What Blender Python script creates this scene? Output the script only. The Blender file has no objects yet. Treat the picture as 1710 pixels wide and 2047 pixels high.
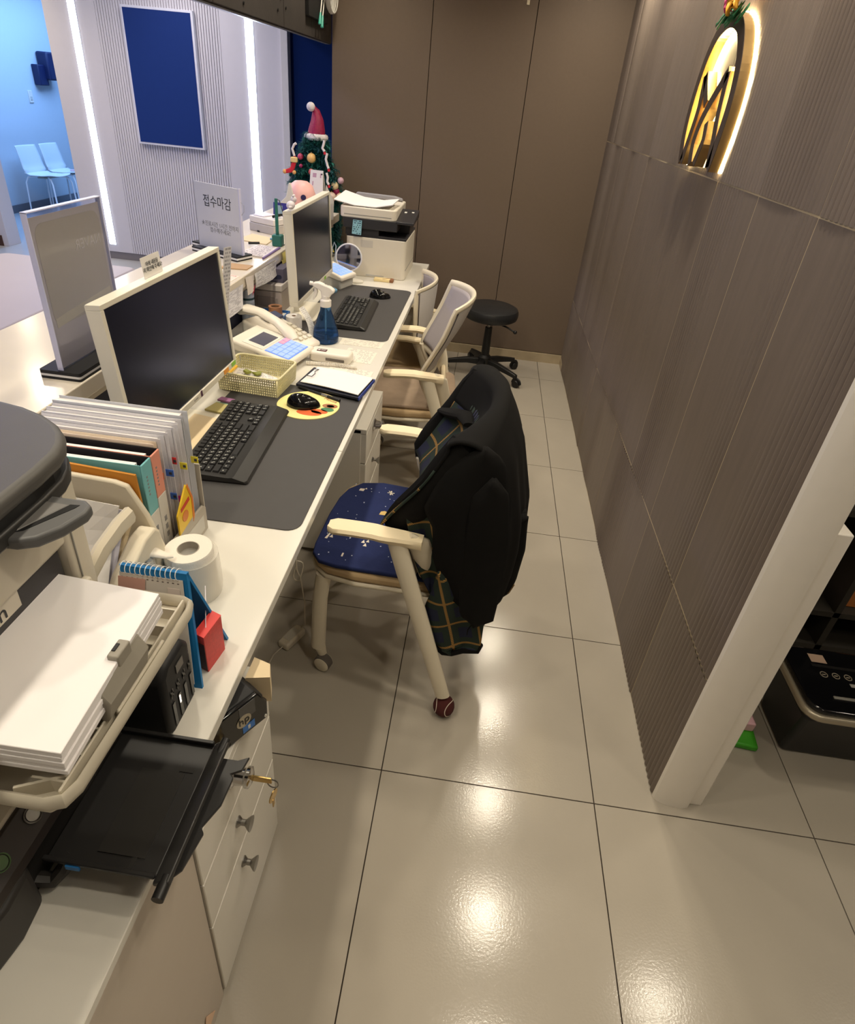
import bpy, math, random
from mathutils import Vector, Matrix, Euler
random.seed(7)
C = bpy.context.scene.collection
PI = math.pi
R = math.radians

# ------------------------------------------------------------------ camera
cam_d = bpy.data.cameras.new('camera')
cam = bpy.data.objects.new('camera', cam_d)
C.objects.link(cam)
cam.location = (0.1006, -0.9955, 1.6453)
cam.rotation_euler = (1.03352, -0.08503, 0.10997)
cam_d.sensor_fit = 'HORIZONTAL'
cam_d.sensor_width = 36.0
cam_d.lens = 36.0 * 1197.83 / 1710.0
cam_d.shift_y = -(1023.5 - 907.0) / 1710.0
cam_d.clip_start = 0.02
bpy.context.scene.camera = cam

# ------------------------------------------------------------------ world, light, exposure
def S(r, g, b):
    f = lambda c: (c / 12.92 if c <= 0.04045 else ((c + 0.055) / 1.055) ** 2.4)
    return (f(r / 255), f(g / 255), f(b / 255), 1.0)

sc = bpy.context.scene
sc.view_settings.view_transform = 'Standard'
sc.view_settings.look = 'None'
sc.view_settings.gamma = 1.0
sc.view_settings.use_curve_mapping = False
sc.view_settings.exposure = 0.28
w = bpy.data.worlds.new('dusk')
sc.world = w
w.use_nodes = True
w.node_tree.nodes['Background'].inputs[0].default_value = (0.13, 0.26, 0.68, 1)
w.node_tree.nodes['Background'].inputs[1].default_value = 0.55

WARM = (1.0, 0.89, 0.71)
def area(name, loc, size, power, color, size_y=None, rot=(0, 0, 0), spread=None):
    d = bpy.data.lights.new(name, 'AREA')
    d.energy = power
    d.color = color
    if size_y:
        d.shape = 'RECTANGLE'; d.size = size; d.size_y = size_y
    else:
        d.shape = 'DISK'; d.size = size
    if spread: d.spread = R(spread)
    o = bpy.data.objects.new(name, d)
    o.location = loc; o.rotation_euler = rot
    C.objects.link(o)
    return o
CEIL = 2.5
for y, e in ((-0.6, 4.2), (0.05, 4.6), (0.73, 5.0), (1.41, 5.4), (2.10, 5.8), (2.80, 5.4)):
    area('downlight', (0.60, y, CEIL - 0.012), 0.09, e, WARM, spread=150)
for y in (-1.2, -0.45, 0.35, 1.15, 1.95, 2.75):
    area('downlight', (-0.74, y, CEIL - 0.012), 0.10, 4.4, WARM, spread=150)
for p in ((1.55, 0.44), (2.60, 0.20), (1.6, -0.9)):
    area('downlight', (p[0], p[1], CEIL - 0.012), 0.13, 3.4, WARM, spread=150)
for p in ((-3.18, 2.96), (-4.20, 4.20), (-3.0, 1.0), (-2.2, -0.6)):
    area('downlight', (p[0], p[1], CEIL - 0.012), 0.14, 9, (1, 0.84, 0.6), spread=150)
area('lobby_line_light', (-2.55, 3.2, CEIL - 0.02), 0.10, 24, (1.0, 0.93, 0.93), size_y=2.4)
area('blue_wedge_fill', (-2.55, 1.75, CEIL - 0.02), 0.10, 13, (0.08, 0.20, 1.0), size_y=2.2)  # unseen blue lamp, added to tint a wedge of the back wall
area('blue_room_fill', (-4.6, 6.6, CEIL - 0.02), 1.2, 80, (0.26, 0.50, 1.0), size_y=2.4)  # unseen overhead lamp added to give the chair room its blue cast

# ------------------------------------------------------------------ materials
def mat(name, rgb, rough=0.5, metal=0.0, spec=0.5, var=0.05, scale=25.0, bump=0.0, bscale=200.0, trans=0.0,
        ior=1.45, emit=None, es=0.0, alpha=1.0, coat=0.0, stretch=None, tint=None):
    if name in bpy.data.materials: return bpy.data.materials[name]
    m = bpy.data.materials.new(name)
    m.use_nodes = True
    n = m.node_tree.nodes; l = m.node_tree.links
    b = n['Principled BSDF']
    b.inputs['Roughness'].default_value = rough
    b.inputs['Metallic'].default_value = metal
    b.inputs['Specular IOR Level'].default_value = spec
    b.inputs['Transmission Weight'].default_value = trans
    b.inputs['IOR'].default_value = ior
    b.inputs['Alpha'].default_value = alpha
    b.inputs['Coat Weight'].default_value = coat
    if tint: b.inputs['Specular Tint'].default_value = tint
    if emit:
        b.inputs['Emission Color'].default_value = emit
        b.inputs['Emission Strength'].default_value = es
    tc = n.new('ShaderNodeTexCoord')
    mp = n.new('ShaderNodeMapping')
    if stretch: mp.inputs['Scale'].default_value = stretch
    l.new(tc.outputs['Object'], mp.inputs['Vector'])
    nz = n.new('ShaderNodeTexNoise')
    nz.inputs['Scale'].default_value = scale
    nz.inputs['Detail'].default_value = 5
    l.new(mp.outputs[0], nz.inputs['Vector'])
    mx = n.new('ShaderNodeMix'); mx.data_type = 'RGBA'
    mx.inputs[6].default_value = (rgb[0] * (1 - var), rgb[1] * (1 - var), rgb[2] * (1 - var), 1)
    mx.inputs[7].default_value = (min(1, rgb[0] * (1 + var)), min(1, rgb[1] * (1 + var)), min(1, rgb[2] * (1 + var)), 1)
    l.new(nz.outputs['Fac'], mx.inputs[0])
    l.new(mx.outputs[2], b.inputs['Base Color'])
    if bump > 0:
        n2 = n.new('ShaderNodeTexNoise'); n2.inputs['Scale'].default_value = bscale; n2.inputs['Detail'].default_value = 3
        l.new(mp.outputs[0], n2.inputs['Vector'])
        bp = n.new('ShaderNodeBump'); bp.inputs['Strength'].default_value = bump; bp.inputs['Distance'].default_value = 0.002
        l.new(n2.outputs['Fac'], bp.inputs['Height']); l.new(bp.outputs[0], b.inputs['Normal'])
    return m

def plaid_mat():
    m = bpy.data.materials.new('plaid_wool'); m.use_nodes = True
    n = m.node_tree.nodes; l = m.node_tree.links; b = n['Principled BSDF']
    b.inputs['Roughness'].default_value = 0.9
    uv = n.new('ShaderNodeUVMap'); sp = n.new('ShaderNodeSeparateXYZ'); l.new(uv.outputs[0], sp.inputs[0])
    def M(op, a, bb=None):
        k = n.new('ShaderNodeMath'); k.operation = op
        for i, q in enumerate((a, bb)):
            if q is None: continue
            if isinstance(q, (int, float)): k.inputs[i].default_value = q
            else: l.new(q, k.inputs[i])
        return k.outputs[0]
    fu = M('FRACT', M('DIVIDE', sp.outputs[0], 0.088)); fv = M('FRACT', M('DIVIDE', sp.outputs[1], 0.088))
    gu = M('LESS_THAN', M('ABSOLUTE', M('SUBTRACT', fu, 0.5)), 0.26); gv = M('LESS_THAN', M('ABSOLUTE', M('SUBTRACT', fv, 0.5)), 0.26)
    twill = M('GREATER_THAN', M('FRACT', M('MULTIPLY', M('ADD', sp.outputs[0], sp.outputs[1]), 210.0)), 0.42)
    yu = M('LESS_THAN', M('ABSOLUTE', M('SUBTRACT', fu, 0.5)), 0.042); yv = M('LESS_THAN', M('ABSOLUTE', M('SUBTRACT', fv, 0.5)), 0.042)
    yl = M('MULTIPLY', M('MAXIMUM', yu, yv), twill)
    navy = S(20, 25, 52); green = S(27, 42, 33); yel = S(176, 132, 64)
    m1 = n.new('ShaderNodeMix'); m1.data_type = 'RGBA'; m1.inputs[6].default_value = navy; m1.inputs[7].default_value = green
    l.new(M('MAXIMUM', gu, gv), m1.inputs[0])
    m2 = n.new('ShaderNodeMix'); m2.data_type = 'RGBA'; m2.inputs[7].default_value = yel
    l.new(m1.outputs[2], m2.inputs[6]); l.new(yl, m2.inputs[0]); l.new(m2.outputs[2], b.inputs['Base Color'])
    return m

def lines_mat(name, paper, ink, rows, fill=0.45, seed=0.0, cols=38.0, rough=0.7, alpha=1.0):
    """printed paper: rows of small unreadable print, on UV"""
    m = bpy.data.materials.new(name); m.use_nodes = True
    n = m.node_tree.nodes; l = m.node_tree.links; b = n['Principled BSDF']
    b.inputs['Roughness'].default_value = rough; b.inputs['Alpha'].default_value = alpha
    uv = n.new('ShaderNodeUVMap'); sp = n.new('ShaderNodeSeparateXYZ'); l.new(uv.outputs[0], sp.inputs[0])
    def M(op, a, bb=None):
        k = n.new('ShaderNodeMath'); k.operation = op
        for i, q in enumerate((a, bb)):
            if q is None: continue
            if isinstance(q, (int, float)): k.inputs[i].default_value = q
            else: l.new(q, k.inputs[i])
        return k.outputs[0]
    v = M('MULTIPLY', sp.outputs[1], float(rows))
    inrow = M('LESS_THAN', M('ABSOLUTE', M('SUBTRACT', M('FRACT', v), 0.5)), 0.26)
    cb = n.new('ShaderNodeCombineXYZ')
    l.new(M('FLOOR', M('MULTIPLY', sp.outputs[0], cols)), cb.inputs[0]); l.new(M('ADD', M('FLOOR', v), seed), cb.inputs[1])
    wn = n.new('ShaderNodeTexWhiteNoise'); wn.noise_dimensions = '2D'; l.new(cb.outputs[0], wn.inputs['Vector'])
    on = M('MULTIPLY', M('LESS_THAN', wn.outputs['Value'], fill), inrow)
    edge = M('MULTIPLY', M('GREATER_THAN', sp.outputs[0], 0.08), M('LESS_THAN', sp.outputs[0], 0.92))
    on = M('MULTIPLY', on, edge)
    mx = n.new('ShaderNodeMix'); mx.data_type = 'RGBA'; mx.inputs[6].default_value = paper; mx.inputs[7].default_value = ink
    l.new(on, mx.inputs[0]); l.new(mx.outputs[2], b.inputs['Base Color'])
    return m

WHITE = mat('white_laminate', S(222, 217, 206), 0.32, var=0.015)
DESKW = mat('white_desk_top', S(222, 218, 208), 0.22, var=0.015)
CREAM = mat('cream_plastic', S(228, 222, 205), 0.4, var=0.02)
COPW = mat('copier_plastic', S(206, 198, 180), 0.45, var=0.02)
PAPER = mat('white_paper', S(236, 232, 228), 0.8, var=0.02)
PAPER2 = mat('ivory_paper', S(226, 206, 170), 0.8, var=0.03)
BLACK = mat('black_plastic', S(22, 22, 23), 0.38, var=0.1)
BLACKM = mat('black_matte', S(26, 26, 28), 0.62, var=0.1)
GLOSSB = mat('black_gloss', S(14, 14, 16), 0.1, var=0.05)
DGREY = mat('dark_grey_plastic', S(84, 82, 79), 0.5, var=0.06, bump=0.05, bscale=900)
MGREY = mat('mid_grey_plastic', S(150, 148, 142), 0.45, var=0.04)
LGREY = mat('light_grey_plastic', S(190, 188, 182), 0.45, var=0.03)
MATG = mat('charcoal_desk_mat', S(72, 70, 70), 0.6, var=0.06, bump=0.15, bscale=1500)
CHROME = mat('chrome', S(205, 205, 205), 0.12, metal=1.0, var=0.02)
STEEL = mat('brushed_steel', S(150, 148, 144), 0.32, metal=1.0, var=0.05)
BRASS = mat('brass', S(200, 170, 110), 0.25, metal=1.0, var=0.05)
NAVYP = mat('navy_panel', S(34, 36, 56), 0.6)
SCREEN = mat('screen_glass', S(12, 14, 24), 0.26, spec=1.0, var=0.02, tint=(0.30, 0.42, 1.0, 1))  # blue specular tint stands in for the blue reflections on the monitors
BLUEP = mat('blue_card', S(26, 116, 176), 0.5)
INK = mat('dark_ink', S(60, 62, 66), 0.7)
INKF = mat('faint_ink', S(176, 172, 168), 0.7)
WHITEINK = mat('white_ink', S(225, 225, 220), 0.6)
SOFTINK = mat('soft_ink', S(140, 140, 142), 0.7)
CLEAR = mat('clear_acrylic', (0.95, 0.96, 1.0, 1), 0.03, trans=1.0, ior=1.3, var=0.0)
YELLOW = mat('yellow_note', S(222, 206, 110), 0.8)
ORANGE = mat('orange_note', S(236, 160, 70), 0.8)
GREENN = mat('green_note', S(150, 200, 80), 0.8)
RED = mat('red_card', S(206, 50, 48), 0.4)
TAN = mat('tan_fabric', S(186, 160, 122), 0.85, bump=0.2, bscale=900)
GFAB = mat('grey_fabric', S(170, 162, 164), 0.95, var=0.08, scale=400, bump=0.3, bscale=1200)
GMESH = mat('grey_mesh', S(196, 192, 190), 0.95, var=0.22, scale=500)
DMESH = mat('dark_mesh', S(96, 84, 74), 0.9, var=0.2, scale=300)
COATB = mat('black_wool', S(14, 13, 12), 0.92, spec=0.25, var=0.15, scale=60)
PLAID = plaid_mat()
LEDW = mat('led_white', (0.9, 0.93, 1, 1), 0.5, emit=(0.80, 0.88, 1.0, 1), es=11.0, var=0)
LEDG = mat('led_gold', (1, 0.9, 0.6, 1), 0.5, emit=(1.0, 0.78, 0.36, 1), es=5.0, var=0)
LEDX = mat('led_gold_rim', (1, 0.9, 0.6, 1), 0.5, emit=(1.0, 0.82, 0.45, 1), es=26.0, var=0)
KEYLIT = mat('lit_keypad', S(120, 150, 210), 0.4, emit=(0.32, 0.55, 1.0, 1), es=0.5, var=0.05)
PRINTED = lines_mat('printed_sheet', S(228, 224, 218), S(176, 172, 170), 18, 0.5)
PRINTED2 = lines_mat('printed_notice', S(222, 220, 224), S(164, 162, 170), 34, 0.55, 3, 14)

# ------------------------------------------------------------------ mesh helpers
class G:
    def __init__(s): s.v = []; s.f = []; s.uv = None
    def add(s, vs, fs):
        o = len(s.v); s.v += [tuple(p) for p in vs]; s.f += [tuple(i + o for i in q) for q in fs]; return s
    def box(s, x0, x1, y0, y1, z0, z1):
        return s.add([(x0, y0, z0), (x1, y0, z0), (x1, y1, z0), (x0, y1, z0), (x0, y0, z1), (x1, y0, z1), (x1, y1, z1), (x0, y1, z1)],
                     [(0, 3, 2, 1), (4, 5, 6, 7), (0, 1, 5, 4), (1, 2, 6, 5), (2, 3, 7, 6), (3, 0, 4, 7)])
    def obox(s, c, sz, rot=(0, 0, 0)):
        m = Matrix.Translation(c) @ Euler(rot).to_matrix().to_4x4()
        h = [q / 2 for q in sz]; t = G().box(-h[0], h[0], -h[1], h[1], -h[2], h[2])
        return s.add([m @ Vector(p) for p in t.v], t.f)
    def cyl(s, p0, p1, r0, r1=None, n=16, cap=True):
        r1 = r0 if r1 is None else r1
        p0 = Vector(p0); p1 = Vector(p1); d = (p1 - p0).normalized()
        a = d.orthogonal().normalized(); b = d.cross(a); o = []
        for p, r in ((p0, r0), (p1, r1)):
            o += [p + (a * math.cos(2 * PI * i / n) + b * math.sin(2 * PI * i / n)) * r for i in range(n)]
        f = [(i, (i + 1) % n, n + (i + 1) % n, n + i) for i in range(n)]
        if cap: f += [tuple(range(n))[::-1], tuple(range(n, 2 * n))]
        return s.add(o, f)
    def tube(s, pts, r, n=8, closed=False, rx=None):
        """swept tube; r number or list; rx = (a, b) flattens the section"""
        P = [Vector(p) for p in pts]; N = len(P)
        rr = r if isinstance(r, (list, tuple)) else [r] * N
        t0 = (P[1] - P[0]).normalized(); a = t0.orthogonal().normalized(); o = []
        if rx: a = Vector(rx[2]).normalized()
        for i in range(N):
            if closed: t = (P[(i + 1) % N] - P[i - 1]).normalized()
            else: t = (P[min(i + 1, N - 1)] - P[max(i - 1, 0)]).normalized()
            a = (a - t * a.dot(t)); a = a.normalized() if a.length > 1e-6 else t.orthogonal().normalized()
            b = t.cross(a)
            ka, kb = (rx[0], rx[1]) if rx else (1, 1)
            o += [P[i] + (a * math.cos(2 * PI * k / n) * ka + b * math.sin(2 * PI * k / n) * kb) * rr[i] for k in range(n)]
        f = []
        for i in range(N if closed else N - 1):
            j = (i + 1) % N
            f += [(i * n + k, i * n + (k + 1) % n, j * n + (k + 1) % n, j * n + k) for k in range(n)]
        if not closed: f += [tuple(range(n))[::-1], tuple(range((N - 1) * n, N * n))]
        return s.add(o, f)
    def lathe(s, prof, c=(0, 0, 0), n=24, axis=None):
        """profile of (r, h) turned about +z through c, or about axis"""
        m = Matrix.Translation(c)
        if axis: m = m @ Vector((0, 0, 1)).rotation_difference(Vector(axis)).to_matrix().to_4x4()
        o = []
        for r, z in prof: o += [m @ Vector((r * math.cos(2 * PI * i / n), r * math.sin(2 * PI * i / n), z)) for i in range(n)]
        f = []
        for k in range(len(prof) - 1):
            f += [(k * n + i, k * n + (i + 1) % n, (k + 1) * n + (i + 1) % n, (k + 1) * n + i) for i in range(n)]
        if prof[0][0] > 1e-5: f.append(tuple(range(n))[::-1])
        if prof[-1][0] > 1e-5: f.append(tuple(range((len(prof) - 1) * n, len(prof) * n)))
        return s.add(o, f)
    def prism(s, poly, o, u, v, depth):
        """polygon poly in the plane o + a*u + b*v, extruded by the vector depth"""
        o = Vector(o); u = Vector(u); v = Vector(v); d = Vector(depth); n = len(poly)
        a = [o + u * p[0] + v * p[1] for p in poly]
        return s.add(a + [q + d for q in a], [tuple(range(n)), tuple(range(n, 2 * n))[::-1]] + [(i, n + i, n + (i + 1) % n, (i + 1) % n) for i in range(n)])
    def grid(s, fn, nu, nv, close_u=False, uvf=None):
        o0 = len(s.v); mu = nu if close_u else nu + 1
        vs = []; uv = []
        for j in range(nv + 1):
            for i in range(mu):
                vs.append(fn(i / nu, j / nv)); uv.append(uvf(i / nu, j / nv) if uvf else (i / nu, j / nv))
        f = [(j * mu + i, j * mu + (i + 1) % mu, (j + 1) * mu + (i + 1) % mu, (j + 1) * mu + i) for j in range(nv) for i in range(nu)]
        if s.uv is None: s.uv = [(0, 0)] * o0
        s.uv += uv
        return s.add(vs, f)
    def ball(s, c, r, nu=14, nv=8, sc=(1, 1, 1)):
        pr = [(max(1e-6, r * math.sin(PI * k / nv)), -r * math.cos(PI * k / nv)) for k in range(nv + 1)]
        t = G().lathe(pr, (0, 0, 0), nu)
        return s.add([(c[0] + p[0] * sc[0], c[1] + p[1] * sc[1], c[2] + p[2] * sc[2]) for p in t.v], t.f)
    def xf(s, m): s.v = [tuple(m @ Vector(p)) for p in s.v]; return s

def build(name, g, m, parent=None, bevel=0.0, seg=2, smooth=False, solid=0.0, sub=0, world=True, ang=35, offset=0.0):
    me = bpy.data.meshes.new(name)
    if parent is not None and world:
        q = Matrix.Translation(parent.location) @ parent.rotation_euler.to_matrix().to_4x4()
        p = parent
        while p.parent: p = p.parent; q = Matrix.Translation(p.location) @ p.rotation_euler.to_matrix().to_4x4() @ q
        q = q.inverted()
        g = g_copy(g).xf(q)
    me.from_pydata(g.v, [], g.f); me.validate(); me.update()
    if g.uv and len(g.uv) == len(g.v):
        ul = me.uv_layers.new(name='UVMap')
        for lp in me.loops: ul.data[lp.index].uv = g.uv[lp.vertex_index]
    if m: me.materials.append(m)
    o = bpy.data.objects.new(name, me); C.objects.link(o)
    if parent is not None: o.parent = parent
    if smooth:
        for p in me.polygons: p.use_smooth = True
        me.set_sharp_from_angle(angle=R(ang))
    if solid:
        k = o.modifiers.new('solid', 'SOLIDIFY'); k.thickness = solid; k.offset = offset
    if bevel:
        k = o.modifiers.new('bevel', 'BEVEL'); k.width = bevel; k.segments = seg; k.limit_method = 'ANGLE'; k.angle_limit = R(40)
        k.harden_normals = False
        if not smooth and seg > 1:
            for p in me.polygons: p.use_smooth = True
            me.set_sharp_from_angle(angle=R(30))
    if sub:
        k = o.modifiers.new('sub', 'SUBSURF'); k.levels = sub; k.render_levels = sub
    return o
def g_copy(g):
    t = G(); t.v = list(g.v); t.f = list(g.f); t.uv = g.uv; return t
def tag(o, label=None, cat=None, group=None, kind=None):
    if label: o['label'] = label
    if cat: o['category'] = cat
    if group: o['group'] = group
    if kind: o['kind'] = kind
    return o
def thing(name, label, cat, loc=(0, 0, 0), rz=0.0, group=None):
    o = bpy.data.objects.new(name, None); o.empty_display_size = 0.05
    o.location = loc; o.rotation_euler = (0, 0, rz); C.objects.link(o)
    return tag(o, label, cat, group)
def solo(name, g, m, label, cat, group=None, **k):
    return tag(build(name, g, m, None, **k), label, cat, group)
def struct(name, g, m, **k): return tag(build(name, g, m, None, **k), kind='structure')
def kids(o): return [x for x in C.objects if x.parent == o]
def copy_tree(o, parent=None):
    c = o.copy(); C.objects.link(c); c.parent = parent
    for k in kids(o): copy_tree(k, c)
    return c
def text(body, size, m, parent, o, u, v, name='lettering', extr=0.0003, align='CENTER', sx=1.0):
    cu = bpy.data.curves.new('t', 'FONT'); cu.body = body; cu.size = size; cu.extrude = extr; cu.align_x = align; cu.align_y = 'CENTER'
    ob = bpy.data.objects.new('t', cu); C.objects.link(ob)
    dg = bpy.context.evaluated_depsgraph_get(); me0 = ob.evaluated_get(dg).to_mesh()
    g = G(); O = Vector(o); U = Vector(u).normalized(); V = Vector(v).normalized(); N = U.cross(V)
    g.v = [tuple(O + U * p.co.x * sx + V * p.co.y + N * p.co.z) for p in me0.vertices]; g.f = [tuple(p.vertices) for p in me0.polygons]
    bpy.data.objects.remove(ob); bpy.data.curves.remove(cu)
    return build(name, g, m, parent)
def rrect(w, h, r, n=5):
    """rounded rectangle outline centred on 0"""
    p = []
    for cx, cy, a in ((w / 2 - r, h / 2 - r, 0), (-w / 2 + r, h / 2 - r, 90), (-w / 2 + r, -h / 2 + r, 180), (w / 2 - r, -h / 2 + r, 270)):
        p += [(cx + r * math.cos(R(a + 90 * i / n)), cy + r * math.sin(R(a + 90 * i / n))) for i in range(n + 1)]
    return p
def circ(r, n=32, sx=1, sy=1): return [(r * sx * math.cos(2 * PI * i / n), r * sy * math.sin(2 * PI * i / n)) for i in range(n)]
X, Y, Z = (1, 0, 0), (0, 1, 0), (0, 0, 1)
def sheet(p, nu=1, nv=1, fn=None):
    """quad sheet from 4 corners a(0,0) b(1,0) c(1,1) d(0,1), displaced by fn(u,v)"""
    a, b, c, d = [Vector(q) for q in p]
    def f(u, v):
        q = a.lerp(b, u).lerp(d.lerp(c, u), v)
        return q + Vector(fn(u, v)) if fn else q
    return G().grid(f, nu, nv)

# ================================================================== the setting
XR, YB = 0.7825, 3.346
# floor
fl = struct('floor', G().box(-1.22, 3.0, -2.2, 3.36, -0.03, -0.004), mat('floor_grout', S(52, 42, 34), 0.9))
TILE = mat('floor_porcelain', S(170, 162, 149), 0.15, spec=0.5, var=0.10, scale=3.2, bump=0.09, bscale=180)
tg = G().box(0.0016, 0.5984, 0.0016, 0.5984, -0.012, 0.0)
first = None
for i in range(-3, 5):
    for j in range(-4, 6):
        x0, x1 = max(i * .6, -1.22), min((i + 1) * .6, 3.0)
        y0, y1 = max(j * .6, -2.2), min((j + 1) * .6, YB)
        if x1 - x0 < .02 or y1 - y0 < .02: continue
        full = x1 - x0 > .59 and y1 - y0 > .59
        if full and first:
            o = first.copy(); C.objects.link(o); o.parent = fl
        else:
            g = tg if full else G().box(x0 - i * .6 + .0016, x1 - i * .6 - .0016, y0 - j * .6 + .0016, y1 - j * .6 - .0016, -0.012, 0.0)
            o = build('floor_tile', g, TILE, fl)
            if full: first = o
        o.location = (i * .6, j * .6, 0)
lob = struct('floor_1', G().box(-9.0, -1.222, -3.0, 9.4, -0.03, -0.001), mat('lobby_floor', S(176, 176, 176), 0.2, var=0.05, scale=2))
# right wall of fluted tiles
RWM = [mat('fluted_tile_a', S(122, 110, 100), 0.5, spec=0.35, var=0.16, scale=9, bump=0.12, bscale=260, stretch=(6, 6, 0.7)),
       mat('fluted_tile_b', S(119, 107, 98), 0.5, spec=0.35, var=0.16, scale=9, bump=0.12, bscale=260, stretch=(6, 6, 0.7)),
       mat('fluted_tile_c', S(125, 113, 104), 0.5, spec=0.35, var=0.16, scale=9, bump=0.12, bscale=260, stretch=(6, 6, 0.7))]
wr = struct('wall_right', G().box(XR - 0.0100, XR + 0.085, 0.0535, YB + .05, -0.01, CEIL), mat('tile_grout', S(206, 188, 156), 0.9))
seams = [0.054, 0.392, 0.728, 1.067, 1.403, 1.729, 2.065, 2.400, 2.752, 3.085, YB]
rows = [0.002, 0.4875, 1.502, CEIL]
rnd = random.Random(3)
def fluted(y0, y1, z0, z1, side):
    g = G(); nr = 17; per = 4; n = nr * per; pts = []
    ph = rnd.random() * 6.28; k = rnd.choice((1.0, 1.6, 0.7))
    for i in range(n + 1):
        t = i / n
        amp = 0.0052 * max(0.0, 0.42 + 0.58 * math.sin(t * PI * k + ph))
        pts.append((y0 + (y1 - y0) * t, XR - 0.0105 - amp * math.sin(PI * (i % per) / per)))
    a = [(p[1], p[0], z0) for p in pts]; b = [(p[1], p[0], z1) for p in pts]
    m = len(a)
    g.add(a + b, [(i + 1, i, m + i, m + i + 1) for i in range(m - 1)])
    g.add([(XR + .0, y0, z0), (XR + .0, y1, z0), (XR + .0, y1, z1), (XR + .0, y0, z1), a[0], a[-1], b[-1], b[0]],
          [(0, 3, 7, 4), (1, 5, 6, 2), (0, 4, 5, 1), (3, 2, 6, 7)])
    return g
for r in range(3):
    for i in range(10):
        build('wall_tile', fluted(seams[i] + .0017, seams[i + 1] - .0017, rows[r] + .0024, rows[r + 1] - .0024, 0), rnd.choice(RWM), wr)
# white rounded post at the end of the fluted wall
pg = G().prism([(XR - .0125, .052), (XR - .010, .042), (XR + .002, .034), (XR + .02, .028), (XR + .06, .024), (XR + .082, .030), (XR + .086, .06), (XR + .086, .12), (XR - .004, .12), (XR - .004, .0525)][::-1], (0, 0, 0), X, Y, (0, 0, CEIL))
struct('trim_1', pg, mat('white_trim', S(242, 236, 226), 0.42, var=0.02), smooth=True)
struct('trim_2', G().box(XR + .086, XR + .124, .042, .30, 0, .967), mat('white_trim', S(242, 236, 226), 0.42), bevel=.003)
# back wall: brown panels
wb = struct('wall_back', G().box(-0.99, 3.2, YB + .012, YB + .14, 0, CEIL), mat('wall_core', S(40, 32, 26), 0.9))
BRN = mat('brown_panel', S(113, 98, 84), 0.5, spec=0.4, var=0.05, scale=60, bump=0.10, bscale=500)
for a, b in ((-0.99, -0.383), (-0.383, 0.226), (0.226, 0.779)):
    build('wall_panel', G().box(a + .0018, b - .0018, YB, YB + .02, .072, CEIL), BRN, wb, bevel=.0012, seg=1)
struct('baseboard_back', G().box(-0.99, 0.776, YB - .012, YB + .012, 0, .068), mat('stone_skirting', S(176, 160, 132), 0.35, var=0.2, scale=14))
struct('baseboard_right', G().box(XR - .016, XR - .011, 3.20, YB - .012, 0, .055), mat('stone_skirting', S(176, 160, 132), 0.35))
# ceiling and the walls that close the office off behind the camera
struct('ceiling', G().box(-9.0, 3.0, -3.0, 9.4, CEIL, CEIL + .1), mat('ceiling_paint', S(214, 210, 202), 0.9))
PAINT = mat('wall_paint', S(190, 184, 174), 0.85)
struct('wall_front', G().box(-1.25, 3.0, -2.3, -2.2, 0, CEIL), PAINT)
struct('wall_far_right', G().box(3.0, 3.1, -2.3, 1.5, 0, CEIL), PAINT)
struct('wall_storeroom', G().box(XR + .085, 3.0, 1.30, 1.40, 0, CEIL), mat('dark_store_wall', S(70, 60, 52), 0.9))
# lobby: white feature wall in the plane y = 4.77
LOBW = mat('lobby_white', S(214, 210, 214), 0.55, var=0.02)
YL = 4.77
def slab(x0, x1, z0=0.0, z1=CEIL, y=YL, d=.22): return G().box(x0, x1, y, y + d, z0, z1)
wl = struct('wall_lobby', slab(-3.79, -3.335, .07), LOBW)
build('side_panel', slab(-2.283, -1.765, .07), LOBW, wl)
fp = G(); n = 46; x0, x1 = -3.335, -2.283
for i in range(n):
    a = x0 + (x1 - x0) * i / n; b = x0 + (x1 - x0) * (i + 1) / n; k = (b - a)
    fp.box(a + k * .14, b - k * .14, YL, YL + .02, .07, CEIL)
fp.box(x0, x1, YL + .012, YL + .2, .07, CEIL)
tag(build('fluted_panel', fp, LOBW, wl), kind='stuff')
build('door_jamb', slab(-1.765, -1.71, 0, CEIL, YL - .03), mat('jamb_white', S(222, 218, 214), 0.5), wl)
build('skirting', G().box(-3.79, -1.765, YL + .008, YL + .1, 0, .07), mat('lobby_skirting', S(132, 126, 126), 0.5), wl)
struct('wall_lobby_left', G().box(-9.0, -4.645, YL, YL + .17, 0, CEIL), LOBW)
struct('baseboard_lobby', G().box(-9.0, -4.70, YL - .012, YL, 0, .10), mat('brown_base', S(78, 52, 40), 0.6))
struct('wall_left', G().box(-5.75, -5.65, YL + .17, 9.4, 0.0, CEIL), mat('blue_room_paint', S(196, 206, 214), 0.7, var=0.02))
struct('baseboard_left', G().box(-5.65, -5.635, YL + .17, 9.4, 0, .085), mat('room_skirting', S(110, 110, 116), 0.5))
struct('wall_far', G().box(-5.75, 0.0, 9.2, 9.4, 0, CEIL), mat('blue_room_paint', S(196, 206, 214), 0.7))
struct('wall_entry', G().box(-0.72, -0.62, YB + .14, 9.4, 0, CEIL), mat('entry_dark', S(40, 42, 56), 0.7))
# glass beside the white wall, its blue reflection put into the colour
w1 = tag(build('window_1', G().box(-1.71, -.72, YL + .05, YL + .06, 0.02, CEIL), mat('glass_blue_reflection', S(14, 28, 72), 0.08, spec=0.6, var=0.03, tint=(0.5, 0.62, 1, 1)), None), kind='structure')
build('glass_rail', G().box(-1.71, -1.0, YL + .03, YL + .05, .86, .90), mat('rail_blue_steel', S(60, 70, 100), 0.4), w1)
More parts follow.
